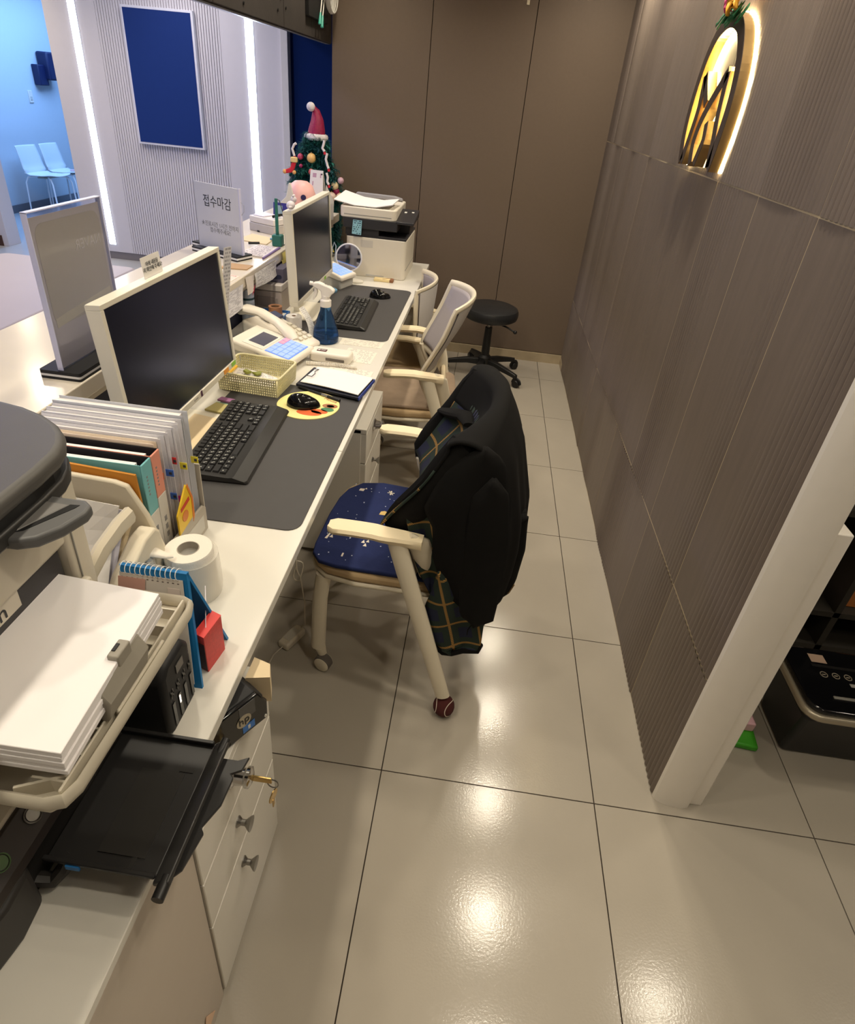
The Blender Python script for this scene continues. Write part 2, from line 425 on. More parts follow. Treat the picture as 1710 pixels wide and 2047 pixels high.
# dropped beam over the counter
bm = struct('trim_3', G().box(-1.03, -0.998, -2.2, YB - .001, 1.868, CEIL), mat('beam_brown', S(52, 46, 42), 0.75, var=0.18, scale=14, bump=.3, bscale=60))
BEAMP = mat('beam_brown', S(52, 46, 42), 0.75)
struct('trim_4', G().box(-2.0, -1.03, -2.2, YL - .01, 2.19, CEIL), mat('soffit_white', S(150, 150, 156), 0.8))
for a, b in ((-1.2, 0.4), (0.4, 1.6), (1.6, 2.42), (2.42, 2.90), (2.90, 3.343)):
    build('beam_panel', G().box(-0.9985, -0.990, a + .003, b - .003, 1.872, CEIL), BEAMP, bm, bevel=.002, seg=1)
build('opening_shade', G().box(-0.9905, -0.97, 2.78, 3.18, 1.955, 2.35), mat('dark_opening', S(16, 14, 13), 0.7), bm, bevel=.004)  # dark slab standing for the shaded opening in the beam
for y, z in ((1.9, 1.905), (2.33, 1.93), (2.45, 1.95), (2.38, 1.98)):
    build('screw', G().cyl((-.990, y, z), (-.986, y, z), .006, n=8), BLACK, bm)
build('edge_strip', G().box(-1.02, -1.0, -1.2, 2.35, 1.862, 1.868), mat('edge_led_sheen', S(170, 180, 200), 0.3, metal=0.7), bm)  # pale bluish strip stands for LED light caught on the beam edge

# ------------------------------------------------------------------ lobby things
for nm, xa, xb, z0, lb in (('led_strip', -3.565, -3.505, .14, 'long vertical white light strip left of the wall television'),
                           ('led_strip', -2.068, -2.002, .10, 'long vertical white light strip right of the wall television')):
    t = thing(nm, lb, 'light strip', ((xa + xb) / 2, YL, z0), group='light strips in the lobby wall')
    build('diffuser', G().box(xa, xb, YL - .006, YL + .004, z0, CEIL - .05), LEDW, t)
    build('channel', G().box(xa - .004, xb + .004, YL - .003, YL + .003, z0 - .004, CEIL - .05), mat('led_channel', S(214, 220, 240), 0.5), t)
t = thing('wall_television', 'tall television screen with a painted blue reflection, hung on the ribbed white lobby wall', 'television', (-2.78, YL, 1.07))
build('frame', G().box(-3.088, -2.482, YL - .05, YL - .004, 1.068, 2.078), mat('tv_white_frame', S(222, 222, 230), 0.4), t, bevel=.004)
build('screen', G().box(-3.070, -2.500, YL - .053, YL - .049, 1.086, 2.060), mat('tv_blue_reflection', S(34, 54, 112), 0.2, spec=0.8, var=0.03, tint=(0.45, 0.6, 1, 1)), t)  # navy base and tint stand for dusk blue mirrored by the dark screen

def shell_chair(loc, rz, label):
    t = thing('shell_chair', label, 'chair', loc, rz, 'white shell chairs in the blue room')
    SH = mat('white_shell', S(214, 222, 226), 0.35, var=0.02)
    prof = [(.20, .445), (.17, .452), (.05, .435), (-.10, .43), (-.165, .455), (-.195, .52), (-.215, .62), (-.235, .70), (-.25, .745)]
    def f(u, v):
        q = v * (len(prof) - 1); i = min(int(q), len(prof) - 2); k = q - i
        x = prof[i][0] * (1 - k) + prof[i + 1][0] * k; z = prof[i][1] * (1 - k) + prof[i + 1][1] * k
        s = (u - .5) * 2
        hw = .175 * (1 - .22 * max(0, v - .55)) * (1 - .25 * max(0, .12 - v) / .12)
        return (x + (.02 * s * s if v > .5 else 0), s * hw, z + (.012 * s * s if v < .5 else 0))
    build('seat_shell', G().grid(f, 10, 24), SH, t, smooth=True, solid=.008, world=False)
    LEG = mat('white_tube', S(220, 224, 228), 0.35)
    for sx in (1, -1):
        for sy in (1, -1):
            build('leg', G().tube([(sx * .08, sy * .10, .425), (sx * .15, sy * .15, .415), (sx * .175, sy * .165, .36), (sx * .19, sy * .175, 0)], .009, 8), LEG, t, smooth=True, world=False)
    build('under_bracket', G().box(-.05, .05, -.12, .12, .41, .428), MGREY, t, world=False)
    return t
shell_chair((-5.27, 6.44, 0), R(-4), 'white shell chair on thin tube legs, nearer the doorway jamb, in blue room')
shell_chair((-5.27, 6.86, 0), R(-2), 'white shell chair nearer the ribbed wall, holding a small pen, in blue room')
g = G().tube([(-5.2, 6.78, .468), (-5.12, 6.90, .468)], .012, 8)
solo('marker_pen', g, mat('pink_pen', S(214, 180, 190), 0.5), 'pale marker pen lying on white shell chair seat in blue room', 'pen', smooth=True)
t = thing('wall_speaker', 'dark blue boxy speaker bracket high on the pale blue wall', 'speaker', (-5.6, 7.3, 1.5))
build('cabinet', G().box(-5.645, -5.50, 7.20, 7.42, 1.42, 1.72), mat('navy_box', S(20, 30, 70), 0.5), t, bevel=.02)
build('bracket', G().box(-5.648, -5.56, 7.08, 7.24, 1.36, 1.58), mat('navy_box', S(20, 30, 70), 0.5), t, bevel=.01)
t = thing('light_switch', 'small white switch plate on the pale blue wall', 'switch', (-5.648, 6.95, 1.23))
build('plate', G().box(-5.65, -5.64, 6.92, 6.99, 1.17, 1.30), WHITE, t, bevel=.003)
build('rocker', G().box(-5.642, -5.634, 6.94, 6.97, 1.20, 1.24), LGREY, t, bevel=.002)
t = thing('walking_frame', 'dark folded frame with grips beside the white shell chairs', 'frame', (-4.9, 7.3, 0))
for x, y in ((-4.93, 7.36), (-4.86, 7.24)):
    build('upright', G().cyl((x, y, 0), (x - .05, y + .03, .62), .016), mat('navy_box', S(20, 30, 70), 0.5), t, smooth=True)
build('fabric_sling', G().box(-4.97, -4.83, 7.26, 7.36, .12, .42), mat('navy_box', S(20, 30, 70), 0.5), t, bevel=.02)
t = thing('bench', 'large greige upholstered bench in the lobby behind the counter', 'bench', (-2.78, 1.7, 0))
BEN = mat('greige_leather', S(178, 166, 160), 0.5, var=0.04, scale=4)
build('cushion', G().prism(rrect(1.0, 3.0, .07), (-2.78, 1.54, .30), X, Y, (0, 0, .15)), BEN, t, bevel=.02)
build('base', G().box(-3.2, -2.36, .1, 2.98, .0, .30), mat('bench_base', S(120, 110, 104), 0.6), t)

# ------------------------------------------------------------------ reception counter
t = thing('reception_counter', 'high white reception counter with glossy top running behind the monitors', 'counter', (-1.04, 1.0, 0))
build('counter_top', G().box(-1.245, -0.838, -2.1, 2.945, .925, .97), mat('counter_gloss', S(224, 214, 196), 0.16, var=0.015), t, bevel=.003)
build('front_panel', G().box(-1.215, -1.19, -2.1, 2.94, 0, .925), WHITE, t)
build('inner_panel', G().box(-0.955, -0.935, -2.1, 2.94, 0, .925), NAVYP, t)
build('end_panel', G().box(-1.19, -0.955, 2.915, 2.94, 0, .925), WHITE, t)
build('top_rail', G().box(-0.935, -0.875, -2.1, 2.94, .885, .925), mat('rail_white', S(206, 196, 176), 0.5), t)

# ------------------------------------------------------------------ desks
DX0, DX1 = -0.93, -0.243
def desk(y0, y1, label, panels):
    t = thing('desk', label, 'desk', ((DX0 + DX1) / 2, (y0 + y1) / 2, 0))
    build('desk_top', G().box(DX0, DX1, y0, y1, .694, .72), DESKW, t, bevel=.002)
    for a, b in panels: build('end_panel', G().box(DX0, DX1 - .006, a, b, 0, .694), WHITE, t, bevel=.001, seg=1)
    build('modesty_panel', G().box(DX0 + .002, DX0 + .02, y0 + .03, y1 - .03, .05, .69), WHITE, t)
    return t
desk(-0.44, 0.511, 'white desk section nearest the camera, under the larger charcoal mat', ())
desk(0.513, 2.944, 'white desk section reaching the far end, under the second monitor', ((2.92, 2.943),))

def pedestal(loc, label):
    t = thing('drawer_pedestal', label, 'drawers', loc, 0, 'white three-drawer pedestals under the desk')
    W, D = .34, .48
    build('carcass', G().box(-D, -.02, 0, W, .02, .60), WHITE, t, bevel=.0015, seg=1, world=False)
    build('top_board', G().box(-D, 0, 0, W, .585, .603), WHITE, t, bevel=.001, seg=1, world=False)
    for i, (a, b, kz) in enumerate(((.459, .583, .553), (.300, .455, .395), (.02, .296, .242))):
        d = build('drawer', G().box(-.022, 0, .002, W - .002, a, b), WHITE, t, bevel=.0015, seg=1, world=False)
        if i == 0:
            k = build('lock_knob', G().lathe([(.021, 0), (.024, .004), (.017, .010), (.015, .026), (.019, .030), (.019, .036), (.011, .040), (.0, .040)], (0, W * .42, kz), 20, X), CHROME, d, smooth=True, world=False)
        else:
            k = build('knob', G().lathe([(.011, 0), (.011, .002), (.006, .008), (.006, .016), (.014, .025), (.015, .028), (.0, .029)], (0, W * .42, kz), 16, X), STEEL, d, smooth=True, world=False)
    return t
pA = pedestal((-0.236, -0.53, 0), 'white drawer pedestal nearest the camera, keys hanging from its lock')
pB = copy_tree(pA); pB.location = (-0.236, .868, 0); tag(pB, 'white drawer pedestal under the desk between the two office chairs')
pC = copy_tree(pA); pC.location = (-0.236, 2.578, 0); tag(pC, 'white drawer pedestal at the far end beside the desk end panel')
t = thing('key_ring', 'small pair of brass keys hanging from the pedestal lock', 'keys', (-0.19, -.387, .553))
ky = -.387
build('inserted_key', G().box(-.197, -.160, ky - .002, ky + .002, .546, .560), BRASS, t, bevel=.001)
build('ring', G().tube([(-.158 + .010 * math.cos(a), ky, .545 + .012 * math.sin(a)) for a in [i * PI / 8 for i in range(16)]], .0012, 6, True), STEEL, t, smooth=True)
g = G().prism(circ(.013, 18), (-.157, ky - .008, .520), (0.2, 1, 0), Z, (.002, 0, 0)); g.box(-.157, -.155, ky - .012, ky - .004, .490, .512)
build('hanging_key', g, BRASS, t)
# near cabinet with its own worktop
t = thing('side_cabinet', 'plain greige cabinet with a white top, lowest left beside the pedestal', 'cabinet', (-.6, -1.05, 0))
build('cabinet_top', G().box(-.80, -.238, -1.7, -.5312, .692, .71), DESKW, t, bevel=.0015, seg=1)
build('cabinet_body', G().box(-.795, -.24, -1.69, -.5312, 0, .692), mat('greige_laminate', S(198, 186, 172), 0.5, var=0.02), t, bevel=.001, seg=1)
solo('paper_corner', G().prism([(0, 0), (.05, 0), (.022, .06)], (-.2385, -.62, .045), Y, Z, (.0008, 0, 0)), mat('peach_paper', S(236, 200, 170), 0.8),
     'small peach paper corner stuck low on the greige cabinet', 'paper')

# ================================================================== things on the desks
DT = 0.72
# --- desk mats
def desk_mat(cx, cy, wx, wy, label):
    return solo('desk_mat', G().prism(rrect(wx, wy, .035), (cx, cy, DT), X, Y, (0, 0, .003)), MATG, label, 'desk mat', 'charcoal desk mats', bevel=.001, seg=1)
desk_mat(-.480, .515, .445, .80, 'large charcoal desk mat under the nearer keyboard')
desk_mat(-.480, 1.860, .425, .82, 'charcoal desk mat under the farther keyboard by the blue spray bottle')
MZ = DT + .003

# --- keyboards (local x along the keys, local y away from the user)
KEYM = mat('key_black', S(34, 34, 35), 0.5, var=0.05)
KBM = mat('keyboard_body', S(46, 45, 44), 0.42, var=0.05)
LEG = S(170, 170, 165)
KINK = mat('key_legend', S(165, 165, 160), 0.6)
def keyboard(loc, rz, label, separate, L=.436, D=.192, palm=.05):
    t = thing('keyboard', label, 'keyboard', loc, rz, 'black keyboards')
    def prof(x): return [(-D / 2, .004), (-D / 2 + .004, .010), (-D / 2 + palm * .75, .020), (-D / 2 + palm, .018), (D / 2 - .006, .026), (D / 2, .020), (D / 2, .004)]
    p = prof(0); k = G(); n = len(p); o = []
    for x in (-L / 2, -L / 2 + .006, L / 2 - .006, L / 2):
        e = .93 if abs(x) > L / 2 - .001 else 1
        o += [(x, a * e, b * (e if b > .005 else 1)) for a, b in p]
    f = []
    for i in range(3): f += [(i * n + q, i * n + (q + 1) % n, (i + 1) * n + (q + 1) % n, (i + 1) * n + q) for q in range(n)]
    f += [tuple(range(n))[::-1], tuple(range(3 * n, 4 * n))]
    k.add(o, f); build('body', k, KBM, t, smooth=True, world=False, ang=25)
    u = .0186; y0 = D / 2 - .016 - .0186
    rowsk = [(0, [(0, 1), (1.6, 1), (2.6, 1), (3.6, 1), (4.6, 1), (6, 1), (7, 1), (8, 1), (9, 1), (10.4, 1), (11.4, 1), (12.4, 1), (13.4, 1), (15.2, 1), (16.2, 1), (17.2, 1), (18.5, 1), (19.5, 1), (20.5, 1), (21.5, 1)]),
             (1, [(i, 1) for i in range(13)] + [(13, 2), (15.2, 1), (16.2, 1), (17.2, 1), (18.5, 1), (19.5, 1), (20.5, 1), (21.5, 1)]),
             (2, [(0, 1.5)] + [(1.5 + i, 1) for i in range(12)] + [(13.5, 1.5), (15.2, 1), (16.2, 1), (17.2, 1), (18.5, 1), (19.5, 1), (20.5, 1), (21.5, 1)]),
             (3, [(0, 1.75)] + [(1.75 + i, 1) for i in range(11)] + [(12.75, 2.25), (18.5, 1), (19.5, 1), (20.5, 1)]),
             (4, [(0, 2.25)] + [(2.25 + i, 1) for i in range(10)] + [(12.25, 2.75), (16.2, 1), (18.5, 1), (19.5, 1), (20.5, 1), (21.5, 1)]),
             (5, [(0, 1.25), (1.25, 1.25), (2.5, 1.25), (3.75, 1), (4.75, 4.5), (9.25, 1), (10.25, 1.25), (11.5, 1.25), (12.75, 2.25), (15.2, 1), (16.2, 1), (17.2, 1), (18.5, 2), (20.5, 1), (21.5, 1)])]
    slope = .008 / (D - palm); uy = (D - palm - .022) / 6
    meshes = {}; allk = G(); leg = G(); x_start = -L / 2 + .012; ux = (L - .024) / 22.5
    for r, ks in rowsk:
        yc = D / 2 - .012 - uy * (r + .5); zb = .018 + (yc - (-D / 2 + palm)) * slope
        for a, wd in ks:
            xc = x_start + (a + wd / 2) * ux; w2 = wd * ux * .44; h2 = uy * .42
            kg = G().add([(-w2, -h2, 0), (w2, -h2, 0), (w2, h2, 0), (-w2, h2, 0), (-w2 * .86, -h2 * .84, .0065), (w2 * .86, -h2 * .84, .0065), (w2 * .86, h2 * .86, .0065), (-w2 * .86, h2 * .86, .0065)],
                         [(0, 3, 2, 1), (4, 5, 6, 7), (0, 1, 5, 4), (1, 2, 6, 5), (2, 3, 7, 6), (3, 0, 4, 7)])
            if separate:
                if wd in meshes: ko = meshes[wd].copy(); C.objects.link(ko); ko.parent = t
                else: ko = build('key', kg, KEYM, t, world=False); meshes[wd] = ko
                ko.location = (xc, yc, zb - .001)
            else: allk.add([(p[0] + xc, p[1] + yc, p[2] + zb - .001) for p in kg.v], kg.f)
            if wd < 2 and r > 0:
                q = .0021; leg.box(xc - q * 1.4, xc + q * .6, yc - q * .2, yc + q * 1.6, zb + .0050, zb + .0060)
                if r > 1 and wd == 1: leg.box(xc + q * .4, xc + q * 1.9, yc - q * 1.8, yc - q * .4, zb + .0050, zb + .0060)
    if not separate: tag(build('keys', allk, KEYM, t, world=False), kind='stuff')
    tag(build('key_legends', leg, KINK, t, world=False), kind='stuff')
    return t
keyboard((-.549, .486, MZ), R(93), 'black keyboard with palm rest on the nearer charcoal mat', True)
keyboard((-.474, 1.757, MZ), R(92.5), 'black keyboard on the farther mat beside the blue spray bottle', True, .436, .170, .032)

# --- mice and the round pad
def mouse(loc, rz, label, m):
    t = thing('computer_mouse', label, 'mouse', loc, rz, 'black computer mice')
    def f(u, v):
        a = 2 * PI * u
        e = math.sin(v * PI / 2)
        rr = (1 - e) if v < 1 else 0
        c = math.cos(v * PI / 2)
        x = .056 * math.cos(a) * c ** .55; y = .032 * math.sin(a) * (1 - .14 * math.cos(2 * a)) * c ** .55
        z = .036 * e * (1 - .22 * math.cos(a)) 
        return (x, y, z)
    build('shell', G().grid(f, 28, 9, close_u=True), m, t, smooth=True, world=False, ang=60)
    build('scroll_wheel', G().cyl((-.032, -.004, .0285), (-.032, .004, .0285), .0065, n=14), DGREY, t, smooth=True, world=False)
    return t
pad = thing('mouse_pad', 'round cream mouse pad with orange and green printed figure', 'mouse pad', (-.420, .772, MZ))
pts = []
for i in range(56):
    a = 2 * PI * i / 56; r = .104
    d = abs((math.degrees(a) - 214 + 180) % 360 - 180)
    if d < 16: r = .104 - .012 * math.cos(R(d * 90 / 16))
    pts.append((r * math.cos(a), r * math.sin(a)))
build('base', G().prism(pts, (-.420, .772, MZ), X, Y, (0, 0, .003)), mat('cream_rubber', S(238, 226, 150), 0.6, var=0.02), pad, smooth=True)
for c, sx, sy, m in (((-.402, .716), .042, .020, mat('print_orange', S(222, 104, 52), 0.7)), ((-.372, .732), .028, .016, mat('print_orange', S(222, 104, 52), 0.7)),
                     ((-.350, .752), .022, .015, mat('print_green', S(72, 128, 92), 0.7)), ((-.348, .780), .026, .016, mat('print_brown', S(168, 112, 74), 0.7)),
                     ((-.346, .779), .013, .009, mat('print_green', S(72, 128, 92), 0.7))):
    build('print', G().prism(circ(1, 20, sx, sy), (c[0], c[1], MZ + .003), X, Y, (0, 0, .0006)), m, pad)
text('Mouse', .020, mat('print_brown', S(168, 112, 74), 0.7), pad, (-.356, .822, MZ + .0033), (.9, -.42, 0), (.42, .9, 0), 'printed_word')
mouse((-.433, .760, MZ + .0035), R(8), 'glossy black computer mouse on the round cream pad', GLOSSB)
mouse((-.412, 2.085, MZ), R(12), 'black computer mouse beyond the farther keyboard', GLOSSB)

# --- monitors
def monitor(cx, cy, zb, yaw, tilt, label, W=.62, H=.378):
    t = thing('monitor', label, 'monitor', (cx - .06, cy, DT), yaw, 'white monitors on the desk')
    m = Matrix.Translation((.06, 0, zb - DT)) @ Euler((0, -tilt, 0)).to_matrix().to_4x4()
    def part(n, g, mm, par=t, **k): return build(n, g.xf(m), mm, par, world=False, **k)
    fr = G(); b = .013
    for q in ((-.034, .0, -W / 2, W / 2, 0, .019), (-.034, .0, -W / 2, W / 2, H - b, H), (-.034, .0, -W / 2, -W / 2 + b, .019, H - b), (-.034, .0, W / 2 - b, W / 2, .019, H - b)): fr.box(*q)
    part('bezel', fr, CREAM, bevel=.0012, seg=1)
    part('back_cover', G().prism([(-W / 2 + .004, .004), (W / 2 - .004, .004), (W / 2 - .004, H - .004), (-W / 2 + .004, H - .004)], (-.012, 0, 0), Y, Z, (-.026, 0, 0)), CREAM)
    part('screen', G().box(-.010, -.0045, -W / 2 + b, W / 2 - b, .019, H - b), SCREEN)
    part('maker_mark', G().prism(circ(.0035, 12), (.0, 0, .0095), Y, Z, (.0005, 0, 0)).box(0, .0005, .006, .022, .007, .012), mat('bezel_print', S(170, 165, 155), 0.5))
    build('stand_neck', G().box(-.045, -.015, -.035, .035, .010, zb - DT + .10), CREAM, t, bevel=.004, world=False)
    build('stand_base', G().prism(rrect(.155, .27, .012), (.004, 0, .0035), X, Y, (0, 0, .007)), CREAM, t, bevel=.0015, world=False)
    return t, m, W, H
mA, xa, W_, H_ = monitor(-.674, .497, .826, R(-.3), R(4), 'white monitor with dark screen, nearest the camera, above the larger mat')
def on_bezel(t, m, y, z, w_, h_, mm, nm): build(nm, G().box(.0005, .0015, y - w_ / 2, y + w_ / 2, z - h_ / 2, z + h_ / 2).xf(m), mm, t, world=False)
on_bezel(mA, xa, .285, .012, .032, .014, GREENN, 'green_sticker'); on_bezel(mA, xa, .225, .010, .036, .014, ORANGE, 'orange_sticker')
on_bezel(mA, xa, .045, .012, .010, .018, mat('brown_sticker', S(90, 60, 80), 0.6), 'dark_sticker'); on_bezel(mA, xa, -.10, .010, .02, .008, BRASS, 'gold_sticker')
mB, xb, _, _ = monitor(-.648, 1.722, .842, R(.6), R(2.5), 'white monitor at the far desk with blue reflection, small figurine on top')
on_bezel(mB, xb, .15, .010, .03, .014, GREENN, 'green_sticker'); on_bezel(mB, xb, .02, .010, .03, .014, ORANGE, 'orange_sticker'); on_bezel(mB, xb, -.05, .008, .035, .012, SOFTINK, 'black_sticker')
# long printed strip and note taped to the monitors
g = G().grid(lambda u, v: (-.690 + .012 * u - .045 * (1 - v) - .004 * math.sin(5 * v), .812 + .030 * u + .012 * (1 - v), .80 + .40 * v), 2, 8)
solo('printed_strip', g, PRINTED2, 'long narrow printed strip hanging from the far edge of the nearest monitor', 'paper', solid=.0005)
t = thing('note_card', 'small white card with two printed lines standing on the nearest monitor top', 'note', (-.715, .42, 1.203))
g = sheet([(-.716, .405, 1.203), (-.716, .495, 1.203), (-.722, .495, 1.252), (-.722, .405, 1.252)])
build('card', g, PAPER, t, solid=.0006)
text('아래 내용을\n꼭 확인해 주세요!', .0125, INK, t, (-.7165, .450, 1.228), Y, (-.12, 0, 1), 'printed_words')
t = thing('figurine', 'tiny white animal figurine sitting on the far monitor corner', 'figurine', (-.665, 1.42, 1.225))
FIG = mat('white_resin', S(216, 208, 214), 0.5)
build('body', G().ball((-.668, 1.425, 1.240), .016, sc=(1, 1.5, 1)), FIG, t, smooth=True)
build('head', G().ball((-.664, 1.452, 1.258), .012).ball((-.664, 1.446, 1.271), .005).ball((-.664, 1.458, 1.271), .005), FIG, t, smooth=True)
build('leg', G().ball((-.664, 1.408, 1.236), .008, sc=(1, 1.6, .8)), FIG, t, smooth=True)
g = sheet([(-.626, 1.36, .855), (-.617, 1.395, .857), (-.560, 1.375, .745), (-.575, 1.33, .752)], 2, 6, lambda u, v: (.012 * math.sin(PI * v), 0, 0))
solo('paper_tag', g, PRINTED, 'curling white paper tag clipped below the far monitor, by the spray bottle', 'tag', solid=.0005)

# --- perforated basket
t = thing('storage_basket', 'cream perforated plastic basket between near monitor and keyboard', 'basket', (-.632, .885, MZ))
BK = mat('basket_cream', S(226, 218, 176), 0.45, var=0.02)
bw, bd, bh = .205, .165, .066
def wallgrid(a, b, nu, nv, out):
    g = G(); A = Vector(a); B = Vector(b); d = (B - A).normalized(); Lw = (B - A).length; up = Vector((0, 0, 1)); th = Vector(out) * .0022
    su = Lw / nu; sv = bh / nv
    for i in range(nu + 1):
        p = A + d * (su * i); q = [p - d * su * .24, p + d * su * .24]
        g.add([q[0], q[1], q[1] + th, q[0] + th] + [x + up * bh + Vector(out) * .006 for x in (q[0], q[1], q[1] + th, q[0] + th)], [(0, 3, 2, 1), (4, 5, 6, 7), (0, 1, 5, 4), (1, 2, 6, 5), (2, 3, 7, 6), (3, 0, 4, 7)])
    for j in range(nv + 1):
        z0 = max(0, sv * j - sv * .24); z1 = min(bh, sv * j + sv * .24); k0 = Vector(out) * .006 * z0 / bh; k1 = Vector(out) * .006 * z1 / bh
        g.add([A + up * z0 + k0, B + up * z0 + k0, B + up * z0 + th + k0, A + up * z0 + th + k0, A + up * z1 + k1, B + up * z1 + k1, B + up * z1 + th + k1, A + up * z1 + th + k1],
              [(0, 3, 2, 1), (4, 5, 6, 7), (0, 1, 5, 4), (1, 2, 6, 5), (2, 3, 7, 6), (3, 0, 4, 7)])
    return g
bc = Vector((-.632, .885, MZ + .001)); rot = Matrix.Rotation(R(-4), 3, 'Z')
cs = [bc + rot @ Vector(p) for p in ((-bw / 2, -bd / 2, 0), (bw / 2, -bd / 2, 0), (bw / 2, bd / 2, 0), (-bw / 2, bd / 2, 0))]
for i, (nu, o) in enumerate(((26, (0, -1, 0)), (20, (1, 0, 0)), (26, (0, 1, 0)), (20, (-1, 0, 0)))):
    tag(build('lattice_wall', wallgrid(cs[i], cs[(i + 1) % 4], nu, 7, rot @ Vector(o)), BK, t), kind='stuff')
rr = rrect(bw + .014, bd + .014, .02, 4)
build('rim', G().tube([bc + rot @ Vector((p[0], p[1], bh)) for p in rr], .0038, 8, True), BK, t, smooth=True)
build('floor_plate', G().prism(rrect(bw - .002, bd - .002, .01), tuple(bc), rot @ Vector(X), rot @ Vector(Y), (0, 0, .002)), BK, t)
g = sheet([(-.72, .83, .746), (-.56, .815, .749), (-.555, .865, .765), (-.715, .90, .770)], 4, 2, lambda u, v: (0, 0, .006 * math.sin(PI * u)))
solo('receipt_slip', g, PRINTED, 'white printed slip lying inside the cream basket', 'paper', solid=.0006)
t = thing('hair_clip', 'small olive green butterfly clip in the cream basket', 'clip', (-.64, .86, .77))
OL = mat('olive_plastic', S(132, 136, 58), 0.4)
build('wing', G().prism([(0, 0), (.030, .014), (.034, -.004), (.022, -.016)], (-.645, .862, .772), X, Y, (0, .002, .006)), OL, t, bevel=.001)
build('wing', G().prism([(0, 0), (-.026, .014), (-.032, .002), (-.014, -.012)], (-.645, .862, .772), X, Y, (0, .002, .008)), OL, t, bevel=.001)
solo('highlighter', G().cyl((-.73, .825, .762), (-.715, .90, .775), .006, n=10), mat('yellow_plastic', S(240, 190, 60), 0.4), 'yellow highlighter at the left end of the cream basket', 'pen', smooth=True)
g = G().tube([(-.742, .90, .75), (-.70, .86, .752)], .004, 8)
solo('ballpoint_pen', g, mat('blue_plastic', S(60, 110, 170), 0.4), 'thin blue pen in the cream basket under the slip', 'pen', smooth=True)

# --- clipboard
t = thing('clipboard', 'dark blue clipboard holding white paper at the desk edge', 'clipboard', (-.37, .958, DT))
def quad(p, dz): return G().add([Vector(q) for q in p] + [Vector(q) + Vector((0, 0, dz)) for q in p], [(0, 3, 2, 1), (4, 5, 6, 7), (0, 1, 5, 4), (1, 2, 6, 5), (2, 3, 7, 6), (3, 0, 4, 7)])
build('board', quad([(-.500, .893, .730), (-.264, .842, .730), (-.238, 1.002, .734), (-.478, 1.050, .732)], .010), mat('navy_leatherette', S(26, 28, 44), 0.5), t, bevel=.002)
build('edge_band', quad([(-.2655, .842, .7295), (-.2625, .841, .7295), (-.2365, 1.002, .7335), (-.2395, 1.003, .7335)], .011), mat('royal_blue_edge', S(40, 62, 150), 0.5), t)
g = sheet([(-.487, .905, .742), (-.268, .852, .742), (-.243, .998, .746), (-.462, 1.045, .744)], 8, 6, lambda u, v: (0, 0, .004 * math.sin(PI * u) + .006 * max(0, u - .7)))
build('paper', g, PAPER, t, solid=.0025, offset=1)
build('clip', G().tube([(-.478, .945, .752), (-.455, .940, .753), (-.450, .965, .754), (-.456, .985, .754), (-.447, 1.005, .754), (-.468, 1.01, .752)], .0018, 6), STEEL, t, smooth=True)
t = thing('marker_pen', 'slim black pen lying below the clipboard on the mat', 'pen', (-.39, .865, MZ))
build('barrel', G().cyl((-.488, .893, MZ + .006), (-.36, .838, MZ + .006), .005, n=10), BLACK, t, smooth=True)
build('clip_band', G().cyl((-.395, .853, MZ + .006), (-.372, .843, MZ + .006), .0056, n=10), STEEL, t, smooth=True)
build('cap', G().cyl((-.372, .843, MZ + .006), (-.325, .823, MZ + .006), .0058, n=10), BLACK, t, smooth=True)
# --- loose printed sheets under glass-clear film
for nm, q, lb in (('calendar_sheet', [(-.44, 1.03, DT), (-.27, 1.01, DT), (-.262, 1.12, DT), (-.43, 1.14, DT)], 'printed calendar sheet lying flat above the clipboard'),
                  ('price_sheet', [(-.42, 1.20, DT), (-.29, 1.19, DT), (-.285, 1.32, DT), (-.41, 1.34, DT)], 'printed sheet lying flat beside the coiled cord'),
                  ('schedule_sheet', [(-.46, 1.37, DT), (-.28, 1.37, DT), (-.275, 1.44, DT), (-.46, 1.44, DT)], 'printed sheet along the near edge of the farther mat')):
    solo(nm, sheet([(a, b, c + .0006) for a, b, c in q]), lines_mat(nm, S(228, 222, 208), S(196, 190, 180), 9, .5, 7, 26), lb, 'paper', solid=.0006)

# --- card terminal (near)
TW = mat('terminal_white', S(236, 228, 214), 0.35, var=0.01)
t = thing('card_terminal', 'white card payment terminal with lit blue keypad behind the basket', 'card terminal', (-.655, 1.12, DT), R(-12))
g = G()
prof = [(-.125, 0, .005), (.11, 0, .005)]
def wedge(x0, x1, y0, y1, zl0, zh0, zl1, zh1):
    return G().add([(x0, y0, zl0), (x1, y0, zl1), (x1, y1, zl1), (x0, y1, zl0), (x0, y0, zh0), (x1, y0, zh1), (x1, y1, zh1), (x0, y1, zh0)],
                   [(0, 3, 2, 1), (4, 5, 6, 7), (0, 1, 5, 4), (1, 2, 6, 5), (2, 3, 7, 6), (3, 0, 4, 7)])
build('foot', wedge(-.125, .08, -.088, .088, 0, .055, 0, .022), LGREY, t, bevel=.004, world=False)
build('housing', wedge(-.132, .125, -.098, .098, .052, .092, .022, .048), TW, t, bevel=.010, seg=3, world=False)
def ontop(x0, x1, y0, y1, e): 
    zf = lambda x: .092 + (x + .132) / .257 * (.048 - .092)
    return G().add([(x0, y0, zf(x0)), (x1, y0, zf(x1)), (x1, y1, zf(x1)), (x0, y1, zf(x0)), (x0, y0, zf(x0) + e), (x1, y0, zf(x1) + e), (x1, y1, zf(x1) + e), (x0, y1, zf(x0) + e)],
                   [(0, 3, 2, 1), (4, 5, 6, 7), (0, 1, 5, 4), (1, 2, 6, 5), (2, 3, 7, 6), (3, 0, 4, 7)])
build('face_plate', ontop(-.085, .0, -.080, .085, .002), mat('plate_white', S(240, 236, 226), 0.3), t, bevel=.001, world=False)
